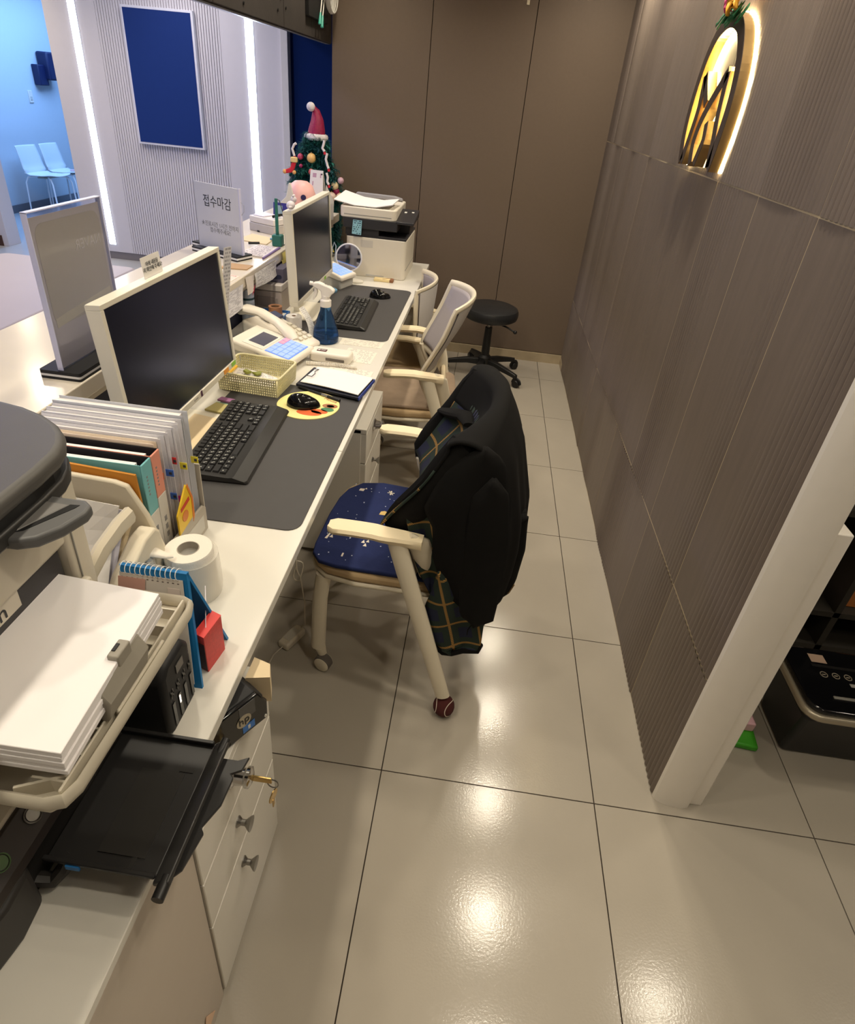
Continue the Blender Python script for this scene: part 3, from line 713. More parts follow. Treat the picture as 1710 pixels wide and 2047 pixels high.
build('display', ontop(-.072, -.008, -.055, .050, .0032), mat('display_grey', S(92, 92, 108), 0.25), t, world=False)
kp = build('keypad', ontop(.010, .110, -.080, .072, .0022), mat('keypad_base', S(90, 120, 190), 0.4, emit=(.20, .38, 1, 1), es=.42), t, bevel=.001, world=False)
for i in range(4):
    for j in range(5):
        build('keypad_button', ontop(.014 + i * .024, .034 + i * .024, -.077 + j * .030, -.051 + j * .030, .0042), mat('button_glow', S(130, 150, 200), 0.4, emit=(.42, .58, 1, 1), es=.5) if (i, j) not in ((0, 4), (0, 3)) else mat('button_pink', S(210, 140, 160), 0.4, emit=(.9, .4, .55, 1), es=.3), kp, world=False)
text('CARD', .009, SOFTINK, t, Matrix.Translation(t.location) @ t.rotation_euler.to_matrix().to_4x4() @ Vector((-.01, -.1015, .058)), t.rotation_euler.to_matrix() @ Vector((1, 0, -.16)), Z, 'printed_word')
# --- desk phone behind it
t = thing('desk_telephone', 'white desk telephone with handset resting diagonally behind the card terminal', 'telephone', (-.695, 1.312, DT), R(-26))
build('base', wedge(-.13, .15, -.085, .085, 0, .085, 0, .022), TW, t, bevel=.012, seg=3, world=False)
zt = lambda x: .085 + (x + .13) / .28 * (.022 - .085)
build('display', G().obox((-.075, .035, zt(-.075) + .010), (.05, .085, .012), (0, R(12), 0)), mat('display_blue', S(70, 76, 104), 0.3), t, bevel=.002, world=False)
for i in range(5):
    for j in range(3):
        x = -.005 + i * .027
        build('dial_key', G().obox((x, .012 + j * .026, zt(x) + .004), (.019, .018, .008), (0, R(12.7), 0)), CREAM, t, bevel=.0015, seg=1, world=False)
hs = G().tube([(-.15, -.06, .108), (-.12, -.06, .124), (-.04, -.058, .128), (.05, -.056, .108), (.11, -.055, .078), (.135, -.055, .058)], [.020, .027, .021, .020, .025, .018], 14, rx=(1.25, .72, (0, 1, 0)))
build('handset', hs, TW, t, smooth=True, world=False)
# --- small white reader with coiled cord
t = thing('signature_reader', 'small white reader with dark red label beside spray bottle', 'card reader', (-.445, 1.185, DT), R(-3))
build('housing', G().prism(rrect(.165, .075, .02, 5), (0, 0, .0), X, Y, (0, 0, .040)), TW, t, bevel=.009, seg=3, world=False)
build('label', G().obox((-.035, -.008, .0405), (.038, .022, .0015)), mat('maroon_label', S(82, 30, 34), 0.4), t, world=False)
build('label_mark', G().obox((-.047, -.008, .0415), (.009, .010, .001)).obox((-.030, -.005, .0415), (.018, .002, .001)).obox((-.030, -.011, .0415), (.018, .002, .001)), WHITEINK, t, world=False)
build('slot', G().obox((.025, -.0375, .018), (.075, .004, .012)), mat('slot_grey', S(120, 112, 104), 0.5), t, bevel=.0015, world=False)
pts = []
for i in range(330):
    s = i / 329; a = i * 2 * PI / 10
    pts.append((-.525 + .195 * s, 1.110 + .016 * math.sin(2.2 * s) + .006 * math.cos(a), DT + .0085 + .006 * math.sin(a)))
solo('coiled_cord', G().tube(pts, .0018, 5), TW, 'white coiled telephone cord in front of the small reader', 'cord', smooth=True)

# --- spray bottle
t = thing('spray_bottle', 'clear blue conical spray bottle with white trigger head', 'spray bottle', (-.52, 1.385, DT))
BOT = mat('blue_clear_plastic', (0.10, 0.26, 0.55, 1), 0.05, trans=0.92, ior=1.25, var=0.0)
prof = [(.048, .0), (.054, .006), (.0545, .03), (.050, .05), (.040, .085), (.030, .115), (.0235, .132), (.0215, .150), (.0215, .156)]
build('bottle', G().lathe(prof, (-.52, 1.385, DT), 28), BOT, t, smooth=True)
build('liquid', G().lathe([(.046, .003), (.050, .008), (.0505, .03), (.0475, .044), (.0, .044)], (-.52, 1.385, DT), 28), mat('blue_liquid', (0.16, 0.34, 0.62, 1), 0.0, trans=0.85, ior=1.33, var=0), t, smooth=True)
build('dip_tube', G().cyl((-.52, 1.385, DT + .01), (-.52, 1.385, DT + .155), .003, n=8), WHITE, t)
hd = mat('white_trigger', S(238, 232, 224), 0.35)
build('collar', G().lathe([(.022, .150), (.023, .154), (.023, .176), (.017, .182), (.017, .196)], (-.52, 1.385, DT), 22), hd, t, smooth=True)
build('trigger_head', G().prism([(-.052, .232), (-.050, .244), (-.028, .248), (.022, .232), (.036, .222), (.038, .212), (.022, .200), (.020, .190), (-.016, .190), (-.018, .214), (-.044, .226)], (-.52, 1.371, DT), X, Z, (0, .028, 0)), hd, t, bevel=.005, seg=3)
build('trigger_lever', G().prism([(-.046, .226), (-.036, .224), (-.032, .206), (-.040, .184), (-.050, .172), (-.053, .178), (-.046, .200)], (-.52, 1.378, DT), X, Z, (0, .014, 0)), hd, t, bevel=.002)
build('nozzle', G().cyl((-.572, 1.385, DT + .238), (-.585, 1.385, DT + .239), .008, n=12), hd, t, smooth=True)
text('spray', .009, INK, t, (-.515, 1.3852, DT + .2405), (1, 0, -.25), (0, 1, 0), 'printed_word')

# ================================================================== far desk
# --- paper roll, tape, blue tray, bottles and cartons under the counter
t = thing('paper_roll', 'white receipt paper roll standing behind the telephone handset', 'paper roll', (-.690, 1.492, DT))
build('roll', G().lathe([(.034, 0), (.034, .056), (.009, .056), (.009, .04), (.0, .04)], (-.690, 1.492, DT), 26), PAPER, t, smooth=True)
build('core_hole', G().cyl((-.690, 1.492, DT + .041), (-.690, 1.492, DT + .0565), .009, n=14), mat('cardboard_core', S(96, 70, 52), 0.9), t)
t = thing('letter_tray', 'blue desk tray of white papers beneath the tan tape roll', 'tray', (-.83, 1.54, DT))
build('tray', G().box(-.860, -.735, 1.455, 1.582, DT, DT + .012).box(-.860, -.735, 1.577, 1.582, DT + .012, DT + .045).box(-.740, -.735, 1.455, 1.577, DT + .012, DT + .045), mat('blue_tray', S(40, 104, 180), 0.4), t)
build('paper_stack', G().box(-.855, -.745, 1.46, 1.574, DT + .013, DT + .035), mat('paper_edges', S(224, 220, 212), 0.8), t)
t = thing('tape_roll', 'roll of tan packing tape lying on white papers', 'tape', (-.79, 1.545, DT + .036))
build('tape', G().lathe([(.030, 0), (.030, .036), (.020, .036), (.020, 0)], (-.79, 1.545, DT + .036), 24), mat('tan_tape', S(176, 126, 92), 0.4), t, smooth=True)
build('core', G().lathe([(.0195, .0), (.0195, .034), (.017, .034), (.017, 0)], (-.79, 1.545, DT + .036), 24), mat('cardboard_core2', S(150, 118, 90), 0.9), t, smooth=True)
def tube_bottle(x, y, h, r, label, m, band):
    t = thing('lotion_bottle', label, 'bottle', (x, y, DT))
    build('body', G().lathe([(r * .96, 0), (r, .004), (r, h * .66), (r * .98, h * .70)], (x, y, DT), 22), m, t, smooth=True)
    build('band', G().lathe([(r * 1.01, h * .70), (r * 1.01, h * .76)], (x, y, DT), 22), band, t, smooth=True)
    build('cap', G().lathe([(r * .99, h * .76), (r * .97, h * .97), (r * .9, h), (0, h)], (x, y, DT), 22), m, t, smooth=True)
    bl = G()
    for k in range(9):
        for i in range(6):
            a = R(-70 + i * 14); b = R(-70 + i * 14 + 10)
            bl.add([(x + r * 1.008 * math.cos(q), y + r * 1.008 * math.sin(q), DT + h * (.2 + k * .05) + dz) for q, dz in ((a, 0), (b, 0), (b, .0022), (a, .0022))], [(0, 1, 2, 3)])
    tag(build('printed_text', bl, SOFTINK, t), kind='stuff')
tube_bottle(-.897, 1.50, .150, .029, 'pale blue bottle with dark green band under the counter edge', mat('pale_blue_plastic', S(186, 196, 212), 0.3), mat('dark_green_band', S(36, 66, 74), 0.4))
t = thing('storage_case', 'white and grey lidded box standing under the counter behind the tape', 'box', (-.88, 1.765, DT))
build('body', G().box(-.928, -.80, 1.66, 1.86, DT, DT + .10), mat('case_grey', S(196, 184, 176), 0.5), t, bevel=.004)
build('lid', G().box(-.930, -.797, 1.657, 1.863, DT + .102, DT + .132), mat('case_white', S(220, 212, 204), 0.5), t, bevel=.004)
build('front_recess', G().box(-.915, -.815, 1.654, 1.660, DT + .03, DT + .075), mat('recess_grey', S(168, 156, 148), 0.5), t, bevel=.003)
t = thing('document_box', 'dark box with round dark blue stamp stacked on the grey box', 'box', (-.86, 1.78, DT + .132))
build('body', G().box(-.870, -.80, 1.70, 1.86, DT + .1325, DT + .195), mat('dark_lilac_box', S(96, 92, 112), 0.6), t, bevel=.002)
build('stamp', G().prism(rrect(.05, .02, .009), (-.833, 1.6995, DT + .158), X, Z, (0, -.0008, 0)), mat('stamp_navy', S(40, 44, 72), 0.7), t)
solo('blue_folder', G().box(-.928, -.915, 1.02, 1.33, DT + .001, DT + .08), mat('teal_blue_folder', S(34, 112, 150), 0.5), 'teal blue folder standing behind the nearest monitor and telephone', 'folder', bevel=.001, seg=1)
# --- notes hanging from the counter edge
def note(name, pts, m, label, cat='note', group='papers hanging from the counter edge', curl=.006):
    g = sheet(pts, 3, 4, lambda u, v: (curl * math.sin(PI * u * .9 + v) * (1 - v), 0, 0))
    solo(name, g, m, label, cat, group, solid=.0005)
xe = -.8355
note('hanging_sheet', [(xe, .98, .862), (xe, 1.29, .855), (xe, 1.31, .945), (xe, 1.0, .953)], PRINTED2, 'long printed sheet taped along the counter edge beside the nearest monitor', 'paper')
note('hanging_sheet', [(xe + .003, 1.345, .890), (xe + .003, 1.41, .896), (xe + .003, 1.425, .955), (xe + .003, 1.33, .965)], mat('price_card', S(226, 216, 206), 0.7), 'white card with a red corner hanging below the counter edge', 'paper')
solo('red_tab', sheet([(xe + .006, 1.385, .878), (xe + .006, 1.41, .89), (xe + .006, 1.425, .915), (xe + .006, 1.40, .90)]), mat('red_tab', S(196, 60, 80), 0.6), 'small red tab at the corner of the hanging white card', 'tab', solid=.0005)
note('hanging_sheet', [(xe + .001, 1.44, .895), (xe + .001, 1.70, .885), (xe + .001, 1.72, .950), (xe + .001, 1.435, .955)], PRINTED, 'wavy printed sheet hanging below the counter near the green pen stand', 'paper', curl=.014)
note('sticky_note', [(xe + .002, 1.735, .862), (xe + .002, 1.765, .860), (xe + .002, 1.775, .905), (xe + .002, 1.73, .905)], PAPER, 'small white sticky note hanging below the wavy printed sheet')
note('sticky_note', [(xe + .004, 1.79, .905), (xe + .004, 1.88, .905), (xe + .004, 1.885, .93), (xe + .004, 1.78, .935)], YELLOW, 'yellow sticky note, lower of two under the green pen stand')
note('sticky_note', [(xe + .006, 1.79, .930), (xe + .006, 1.89, .930), (xe + .006, 1.89, .966), (xe + .006, 1.785, .966)], YELLOW, 'yellow sticky note, upper of two under the green pen stand')
note('sticky_note', [(xe + .002, 2.36, .80), (xe + .002, 2.42, .795), (xe + .002, 2.46, .95), (xe + .002, 2.39, .95)], YELLOW, 'long pale yellow note hanging beyond the far monitor, left one', curl=.02)
note('sticky_note', [(xe + .020, 2.56, .815), (xe + .020, 2.64, .80), (xe + .003, 2.62, .95), (xe + .003, 2.53, .95)], YELLOW, 'long pale yellow note curling out beyond the far monitor, right one', curl=.03)
note('sticky_note', [(xe + .002, 2.36, .955), (xe + .002, 2.42, .955), (xe + .002, 2.42, 1.03), (xe + .002, 2.36, 1.03)], mat('sky_note', S(110, 180, 215), 0.7), 'sky blue note at counter level beside the far monitor')

# --- second card terminal and round mirror
t = thing('card_terminal', 'white and grey card terminal with glowing keys beside the far printer', 'card terminal', (-.68, 2.22, DT), R(-20))
build('foot', wedge(-.07, .07, -.065, .065, 0, .075, 0, .050), LGREY, t, bevel=.008, seg=2, world=False)
build('housing', wedge(-.08, .085, -.072, .072, .072, .112, .048, .072), TW, t, bevel=.008, seg=3, world=False)
zq = lambda x: .112 + (x + .08) / .165 * (.072 - .112)
kp = build('keypad', G().obox((.012, 0, zq(.012) + .001), (.115, .11, .003), (0, R(13.6), 0)), KEYLIT, t, world=False)
for i in range(4):
    for j in range(4):
        x = -.028 + i * .027
        build('keypad_button', G().obox((x, -.038 + j * .026, zq(x) + .003), (.020, .019, .002), (0, R(13.6), 0)), mat('button_glow', S(130, 150, 200), 0.4, emit=(.42, .58, 1, 1), es=.5), kp, world=False)
t = thing('table_mirror', 'round white-rimmed table mirror in front of the far printer', 'mirror', (-.635, 2.33, DT))
mc = Vector((-.637, 2.335, .850))
tl = Matrix.Rotation(R(-6), 4, 'X')
g = G().tube([(.071 * math.cos(a), 0, .071 * math.sin(a)) for a in [2 * PI * i / 40 for i in range(40)]], .0045, 8, True)
build('rim', g.xf(Matrix.Translation(mc) @ tl), mat('mirror_rim', S(226, 224, 228), 0.35), t, smooth=True)
build('glass', G().cyl((0, -.002, 0), (0, .003, 0), .069, n=40).xf(Matrix.Translation(mc) @ tl), mat('mirror_glass', S(176, 180, 205), 0.05, metal=1.0, var=0.01), t)
build('stem', G().cyl((-.637, 2.336, .78), (-.63, 2.34, .732), .006), WHITE, t, smooth=True)
build('foot', G().prism(circ(.05, 26, 1.25, .7), (-.615, 2.335, DT), X, Y, (0, 0, .011)), WHITE, t, bevel=.004)

# --- far multifunction printer
t = thing('laser_printer', 'white and dark laser printer with scanner lid at the far end of the desk', 'printer', (-.51, 2.66, DT))
PB = mat('printer_white', S(226, 218, 202), 0.4, var=0.015)
PD = mat('printer_dark', S(48, 47, 50), 0.42, var=0.05)
build('body', G().prism(rrect(.345, .40, .025, 4), (-.5125, 2.668, DT), X, Y, (0, 0, .218)), PB, t, bevel=.004)
build('side_seam', G().box(-.341, -.3385, 2.485, 2.84, DT + .055, DT + .0575), MGREY, t)
build('front_label', G().box(-.60, -.53, 2.4675, 2.4685, DT + .165, DT + .205), mat('pale_label', S(206, 200, 190), 0.6), t)
build('bottom_slot', G().box(-.565, -.46, 2.4665, 2.4690, DT + .008, DT + .016), LGREY, t)
build('dark_deck', G().box(-.683, -.343, 2.472, 2.866, .938, .952), PD, t, bevel=.003)
build('output_bay', G().box(-.683, -.43, 2.60, 2.866, .952, 1.035), PD, t, bevel=.003)
build('scanner_base', G().box(-.70, -.395, 2.455, 2.87, .985, 1.04), PD, t, bevel=.004)
build('front_column', G().box(-.69, -.50, 2.472, 2.62, .945, .99), PD, t, bevel=.003)
pn = build('control_panel', G().prism([(2.455, 1.028), (2.455, 1.042), (2.70, 1.076), (2.70, 1.035)], (-.405, 0, 0), Y, Z, (.10, 0, 0)), PD, t, bevel=.003)
build('panel_support', G().box(-.43, -.345, 2.62, 2.80, .952, 1.04), PD, t, bevel=.004)
for dx, y in ((.03, 2.63), (.07, 2.645)):
    build('panel_button', G().obox((-.405 + dx, y, 1.066), (.014, .018, .006), (R(8), 0, 0)), WHITEINK, pn, bevel=.001)
ld = build('scanner_lid', G().prism(rrect(.315, .40, .03, 4), (-.562, 2.655, 1.038), X, Y, (0, 0, .058)), PB, t, bevel=.006, seg=3)
build('lid_groove', G().box(-.695, -.43, 2.4535, 2.4555, 1.055, 1.058), MGREY, ld)
build('guide_tray', G().prism([(-.71, 0), (-.42, 0), (-.425, .012), (-.47, .022), (-.70, .024)], (0, 2.80, 1.10), X, Z, (0, .03, 0)), mat('grey_tray', S(150, 148, 152), 0.5), t, bevel=.004)
g = sheet([(-.755, 2.46, 1.100), (-.43, 2.47, 1.100), (-.42, 2.66, 1.108), (-.74, 2.68, 1.122)], 14, 6, lambda u, v: (0, 0, .020 * max(0, .35 - u) / .35 + .020 * max(0, u - .72) / .28))
solo('paper_stack', g, PAPER, 'curled white sheets lying on the far printer lid', 'paper', solid=.004, offset=1)
g = sheet([(-.648, 2.449, .955), (-.595, 2.449, .952), (-.592, 2.449, 1.03), (-.642, 2.449, 1.03)])
solo('sticky_note', g, lines_mat('blue_note', S(150, 200, 215), S(70, 100, 120), 7, .5, 2, 8), 'light blue handwritten note hanging on the front of the far printer', 'note', solid=.0006)
t = thing('snack_bar', 'small cream and brown wrapped bar in front of the far printer', 'snack', (-.44, 2.415, DT))
build('wrapper', G().box(-.505, -.395, 2.395, 2.435, DT, DT + .016), mat('cream_wrapper', S(238, 216, 160), 0.5), t, bevel=.003)
build('printed_end', G().box(-.415, -.394, 2.394, 2.436, DT + .0005, DT + .0165), mat('brown_wrapper', S(140, 92, 60), 0.5), t, bevel=.003)
build('printed_swirl', G().tube([(-.455, 2.400, DT + .0165), (-.44, 2.405, DT + .0165), (-.428, 2.425, DT + .0165), (-.405, 2.43, DT + .0165)], .0015, 6), mat('brown_wrapper', S(140, 92, 60), 0.5), t)
solo('cup_lid', G().lathe([(.022, 0), (.024, .004), (.024, .012), (.016, .018), (.0, .019)], (-.665, 2.09, DT + .003), 20), mat('blue_lid', S(110, 160, 196), 0.35), 'small sky blue round lid at the foot of the far monitor', 'lid', smooth=True)
g = G().tube([(-.76, 2.42, .78), (-.755, 2.44, .87), (-.745, 2.44, .90), (-.735, 2.44, .88), (-.738, 2.43, .80), (-.76, 2.41, .74)], .003, 6)
solo('power_cable', g, mat('pale_cable', S(170, 186, 214), 0.5), 'looped pale cable hanging behind the round mirror', 'cable', smooth=True)
g = G().tube([(-.66, .30, .735), (-.605, .27, .733), (-.575, .24, .728), (-.558, .20, .7265), (-.560, .165, .7265), (-.60, .125, .7265)], .0022, 6)
solo('white_cable', g, mat('white_cord', S(220, 214, 204), 0.5), 'white cable curving over the near mat beside the keyboard', 'cable', smooth=True)

# ------------------------------------------------------------------ on the reception counter
CT = 0.97
# sign seen from behind
t = thing('acrylic_sign', 'large upright acrylic sign seen from behind, nearest the camera on the counter', 'sign', (-.90, .41, CT))
build('base', G().prism(rrect(.105, .29, .006), (-.895, .412, CT), X, Y, (0, 0, .007)), BLACKM, t)
build('base_middle', G().prism(rrect(.105, .29, .006), (-.895, .412, CT + .007), X, Y, (0, 0, .006)), mat('white_acrylic', S(230, 228, 226), 0.3), t)
build('base_top', G().prism(rrect(.105, .29, .006), (-.895, .412, CT + .013), X, Y, (0, 0, .009)), BLACKM, t)
SGN = mat('sign_sheet', S(228, 218, 212), 0.35, var=0.03, scale=5, alpha=0.93)
build('front_pane', G().box(-.8905, -.8888, .276, .549, CT + .022, 1.357), mat('acrylic_pane', (0.9, 0.92, 1, 1), 0.04, trans=0.96, ior=1.2, var=0), t)
build('paper_sheet', G().box(-.8955, -.8945, .279, .546, CT + .024, 1.345), SGN, t)
build('back_pane', G().box(-.9012, -.8995, .276, .549, CT + .022, 1.357), mat('acrylic_pane', (0.9, 0.92, 1, 1), 0.04, trans=0.96, ior=1.2, var=0), t)
build('edge_strip', G().box(-.902, -.888, .2745, .2765, CT + .022, 1.357), mat('acrylic_edge', S(206, 206, 232), 0.25), t)
build('edge_strip', G().box(-.902, -.888, .5485, .5505, CT + .022, 1.357), mat('acrylic_edge', S(206, 206, 232), 0.25), t)
build('top_edge', G().box(-.902, -.888, .2745, .5505, 1.356, 1.3585), mat('acrylic_edge', S(206, 206, 232), 0.25), t)
build('printed_area', G().prism([(q[0] * .90, q[1]) for q in rrect(.27, .235, .03)], (-.8940, .415, 1.212), Y, Z, (.0004, 0, 0)), mat('sign_print_taupe', S(206, 196, 178), 0.4, var=.02), t)
build('printed_band', G().prism([(-.118, -.013), (.118, .010), (.118, .030), (-.118, .010)], (-.8935, .415, 1.105), Y, Z, (.0004, 0, 0)), mat('sign_print_olive', S(226, 216, 188), 0.4), t)
text('NAVER', .034, mat('sign_print_pale', S(224, 216, 206), 0.45), t, (-.8932, .475, 1.26), (0, -1, 0), Z, 'mirrored_lettering')
# '접수마감' sign
t = thing('notice_sign', 'upright white acrylic notice sign with large dark Korean lettering on the counter', 'sign', (-1.045, 1.62, CT))
su = Vector((.918, -.396, 0)); sn = Vector((-.396, -.918, 0)); so = Vector((-1.048, 1.622, CT))
def sg(a0, a1, b0, b1, n0, n1):
    return G().add([so + su * a + sn * n + Vector((0, 0, b)) for b in (b0, b1) for a, n in ((a0, n0), (a1, n0), (a1, n1), (a0, n1))], [(0, 3, 2, 1), (4, 5, 6, 7), (0, 1, 5, 4), (1, 2, 6, 5), (2, 3, 7, 6), (3, 0, 4, 7)])
build('base', sg(-.135, .135, 0, .006, -.045, .045), BLACKM, t); build('base_middle', sg(-.135, .135, .006, .014, -.045, .045), mat('white_acrylic', S(230, 228, 226), 0.3), t); build('base_top', sg(-.135, .135, .014, .020, -.045, .045), BLACKM, t)
build('pane', sg(-.130, .130, .020, .285, -.004, .004), mat('notice_sheet', S(214, 214, 218), 0.25, var=0.01), t)
build('edge_strip', sg(.127, .131, .020, .287, -.006, .006), mat('acrylic_edge', S(206, 206, 232), 0.25), t)
text('접수마감', .052, INK, t, so + sn * .0044 + su * .000 + Vector((0, 0, .213)), su, Z, 'large_lettering', sx=.86)
text('★진료시간 1시간 전까지\n접수해주세요!', .0235, SOFTINK, t, so + sn * .0044 + su * .006 + Vector((0, 0, .110)), su, Z, 'small_lettering', sx=.9)
build('wire_loop', G().tube([so + su * .135 + Vector((0, 0, .235)), so + su * .150 + Vector((0, 0, .225)), so + su * .148 + Vector((0, 0, .20)), so + su * .134 + Vector((0, 0, .185))], .001, 5), mat('thin_wire', S(160, 160, 165), 0.5), t, smooth=True)
# small business-card stand left of it
t = thing('card_holder', 'small black and white base holding a purple card, left of the notice sign', 'holder', (-1.17, 1.72, CT))
build('base', G().obox((-1.165, 1.72, CT + .004), (.11, .055, .008), (0, 0, R(-24))), BLACKM, t); build('base_middle', G().obox((-1.165, 1.72, CT + .012), (.11, .055, .008), (0, 0, R(-24))), mat('white_acrylic', S(230, 228, 226), 0.3), t)
build('base_top', G().obox((-1.165, 1.72, CT + .019), (.11, .055, .006), (0, 0, R(-24))), BLACKM, t)
build('card', G().obox((-1.115, 1.69, CT + .050), (.035, .004, .058), (0, 0, R(-24))), mat('purple_card', S(98, 72, 120), 0.4), t)
build('card', G().obox((-1.105, 1.68, CT + .045), (.012, .012, .05), (0, 0, R(-24))), mat('pale_lilac', S(206, 196, 220), 0.4), t)
# loose papers, pads
def flat(name, pts, z, m, label, cat='paper', th=.0008): solo(name, sheet([(a, b, z) for a, b in pts]), m, label, cat, solid=th, offset=1)
flat('leaflet', [(-1.0, 1.18), (-.86, 1.14), (-.85, 1.32), (-.99, 1.36)], CT + .0005, lines_mat('pink_sheet', S(232, 214, 200), S(200, 150, 140), 8, .5, 5), 'pale pink printed leaflet on the counter right of the nearest monitor')
flat('blue_card', [(-1.165, 1.19), (-1.125, 1.18), (-1.115, 1.24), (-1.155, 1.25)], CT + .0005, mat('lilac_card', S(120, 124, 200), 0.5), 'small lilac blue card on the counter behind the nearest monitor', 'card')
flat('leaflet', [(-.97, 1.40), (-.86, 1.42), (-.86, 1.49), (-.96, 1.49)], CT + .0005, mat('tan_leather', S(196, 160, 120), 0.6), 'tan leather sheet under the notice sign base edge', 'paper', .004)
flat('notepad', [(-.99, 1.66), (-.865, 1.64), (-.87, 1.84), (-.97, 1.86)], CT + .0005, lines_mat('form_pad', S(224, 216, 216), S(150, 140, 150), 12, .5, 9), 'white form pad with lilac edge right of the notice sign', 'notepad', .006)
solo('form_edge', G().box(-.866, -.858, 1.62, 1.85, CT + .0005, CT + .008), mat('purple_edge', S(120, 96, 150), 0.5), 'thin purple strip edging the white form pad', 'strip')
flat('manila_folder', [(-1.10, 1.93), (-.94, 1.89), (-.95, 2.03), (-1.08, 2.08)], CT + .0005, PAPER2, 'ivory folder on the counter in front of the small white device', 'folder', .004)
solo('pen', G().cyl((-1.01, 1.84, CT + .012), (-.965, 1.865, CT + .012), .006, n=8), BLACK, 'short black pen end on the form pad by the notice sign', 'pen', smooth=True)
solo('pen', G().cyl((-.955, 1.985, CT + .010), (-.91, 2.01, CT + .010), .005, n=8), mat('sky_plastic', S(90, 150, 190), 0.4), 'blue pen tip on the ivory folder by the green stand', 'pen', smooth=True)
t = thing('receipt_printer', 'small white boxy device with a black pen on its top, far on the counter', 'device', (-1.03, 2.20, CT), R(-24))
build('lower_case', G().box(-.085, .085, -.06, .06, 0, .042), mat('device_grey', S(190, 184, 180), 0.5), t, bevel=.004, world=False)
build('upper_case', G().box(-.084, .084, -.059, .059, .043, .075), mat('device_white', S(228, 222, 218), 0.4), t, bevel=.005, world=False)
build('lid_pad', G().box(-.07, .005, -.045, .045, .075, .080), mat('device_lid', S(214, 208, 222), 0.4), t, bevel=.003, world=False)
build('foot', G().box(-.03, -.015, -.062, -.058, 0, .008), BLACK, t, world=False)
solo('stylus_pen', G().cyl((-.985, 2.13, CT + .081 + .007), (-.965, 2.20, CT + .081 + .007), .007, n=8), BLACK, 'black pen lying on top of the small white device', 'pen', smooth=True)
# green pen stand
t = thing('pen_stand', 'dark green pen in a green cube stand with a black cord', 'pen stand', (-.888, 1.905, CT))
GR = mat('bottle_green', S(44, 110, 98), 0.4)
build('stand', G().prism(rrect(.048, .046, .008), (-.888, 1.905, CT), X, Y, (0, 0, .052)), GR, t, bevel=.005, seg=3)
build('pen', G().lathe([(.007, .04), (.008, .06), (.0072, .20), (.0068, .212), (0, .212)], (-.890, 1.905, CT), 14), GR, t, smooth=True)
build('cord', G().tube([(-.884, 1.905, CT + .208), (-.872, 1.90, CT + .206), (-.858, 1.897, CT + .16), (-.848, 1.895, CT + .08), (-.846, 1.895, CT + .02), (-.855, 1.892, CT + .008), (-.866, 1.892, CT + .008)], .0022, 6), mat('dark_cord', S(60, 64, 72), 0.5), t, smooth=True)
# blue leaflet stand, pink dome, calendar
t = thing('leaflet_stand', 'white stand holding a violet blue leaflet behind the far monitor', 'leaflet stand', (-1.0, 2.30, CT))
build('back_board', G().prism([(-.03, 0), (.07, 0), (.065, .15), (.045, .23), (.035, .225), (.02, .16), (-.02, .12)], (-1.0, 2.33, CT), X, Z, (0, .012, 0)), WHITE, t, bevel=.003)
build('leaflet', G().prism([(-.05, .0), (.045, .0), (.045, .125), (-.05, .125)], (-1.0, 2.315, CT), X, (0, .12, 1), (0, .004, 0)), mat('violet_leaflet', S(62, 58, 140), 0.5), t)
build('leaflet_panel', G().prism([(-.035, .07), (.0, .07), (.0, .112), (-.035, .112)], (-1.0, 2.314, CT), X, (0, .12, 1), (0, -.001, 0)), mat('leaflet_pale', S(150, 176, 190), 0.5), t)
build('leaflet_panel', G().prism([(-.045, .01), (.04, .01), (.04, .055), (-.045, .055)], (-1.0, 2.314, CT), X, (0, .12, 1), (0, -.001, 0)), mat('leaflet_brown', S(150, 110, 120), 0.5), t)
t = thing('pink_humidifier', 'pink rounded dome with dark round button behind the far monitor', 'humidifier', (-.93, 2.46, CT))
build('dome', G().lathe([(.075, 0), (.080, .01), (.082, .10), (.078, .16), (.062, .205), (.035, .225), (0, .230)], (-.935, 2.46, CT), 26), mat('pink_plastic', S(240, 186, 180), 0.4), t, smooth=True)
build('button', G().cyl((-.902, 2.386, CT + .155), (-.900, 2.380, CT + .156), .014, n=18), mat('navy_button', S(44, 36, 84), 0.3), t, smooth=True)
t = thing('desk_calendar', 'white tent desk calendar on the counter before the christmas tree', 'calendar', (-.90, 2.66, CT))
cs = [(-.93, 2.60), (-.845, 2.56)]
build('front_leaf', quad([(-.945, 2.59, CT), (-.845, 2.575, CT), (-.860, 2.64, CT + .265), (-.935, 2.65, CT + .265)], .002), lines_mat('calendar_print', S(222, 220, 220), S(190, 170, 180), 5, .3, 4, 12), t)
build('back_leaf', quad([(-.945, 2.73, CT), (-.845, 2.715, CT), (-.860, 2.645, CT + .265), (-.935, 2.655, CT + .265)], .002), PAPER, t)
build('side_web', G().add([(-.945, 2.59, CT), (-.945, 2.73, CT), (-.935, 2.653, CT + .266)], [(0, 1, 2)]), mat('calendar_grey_card', S(196, 198, 206), 0.7), t, solid=.001)  # cool grey triangle filling one side of the tent
build('leaf_face', sheet([(-.942, 2.588, CT + .01), (-.848, 2.573, CT + .01), (-.861, 2.637, CT + .262), (-.934, 2.647, CT + .262)]), lines_mat('calendar_face', S(224, 222, 222), S(186, 150, 170), 6, .25, 6, 10), t, solid=.001)
build('printed_mark', G().obox((-.866, 2.631, CT + .25), (.008, .002, .006)), INK, t)
g = sheet([(-.84, 2.60, CT), (-.82, 2.72, CT), (-.82, 2.73, CT + .10), (-.835, 2.61, CT + .20)])
solo('white_card', g, PAPER, 'tall white card leaning behind the far monitor next to the calendar', 'card', solid=.001)

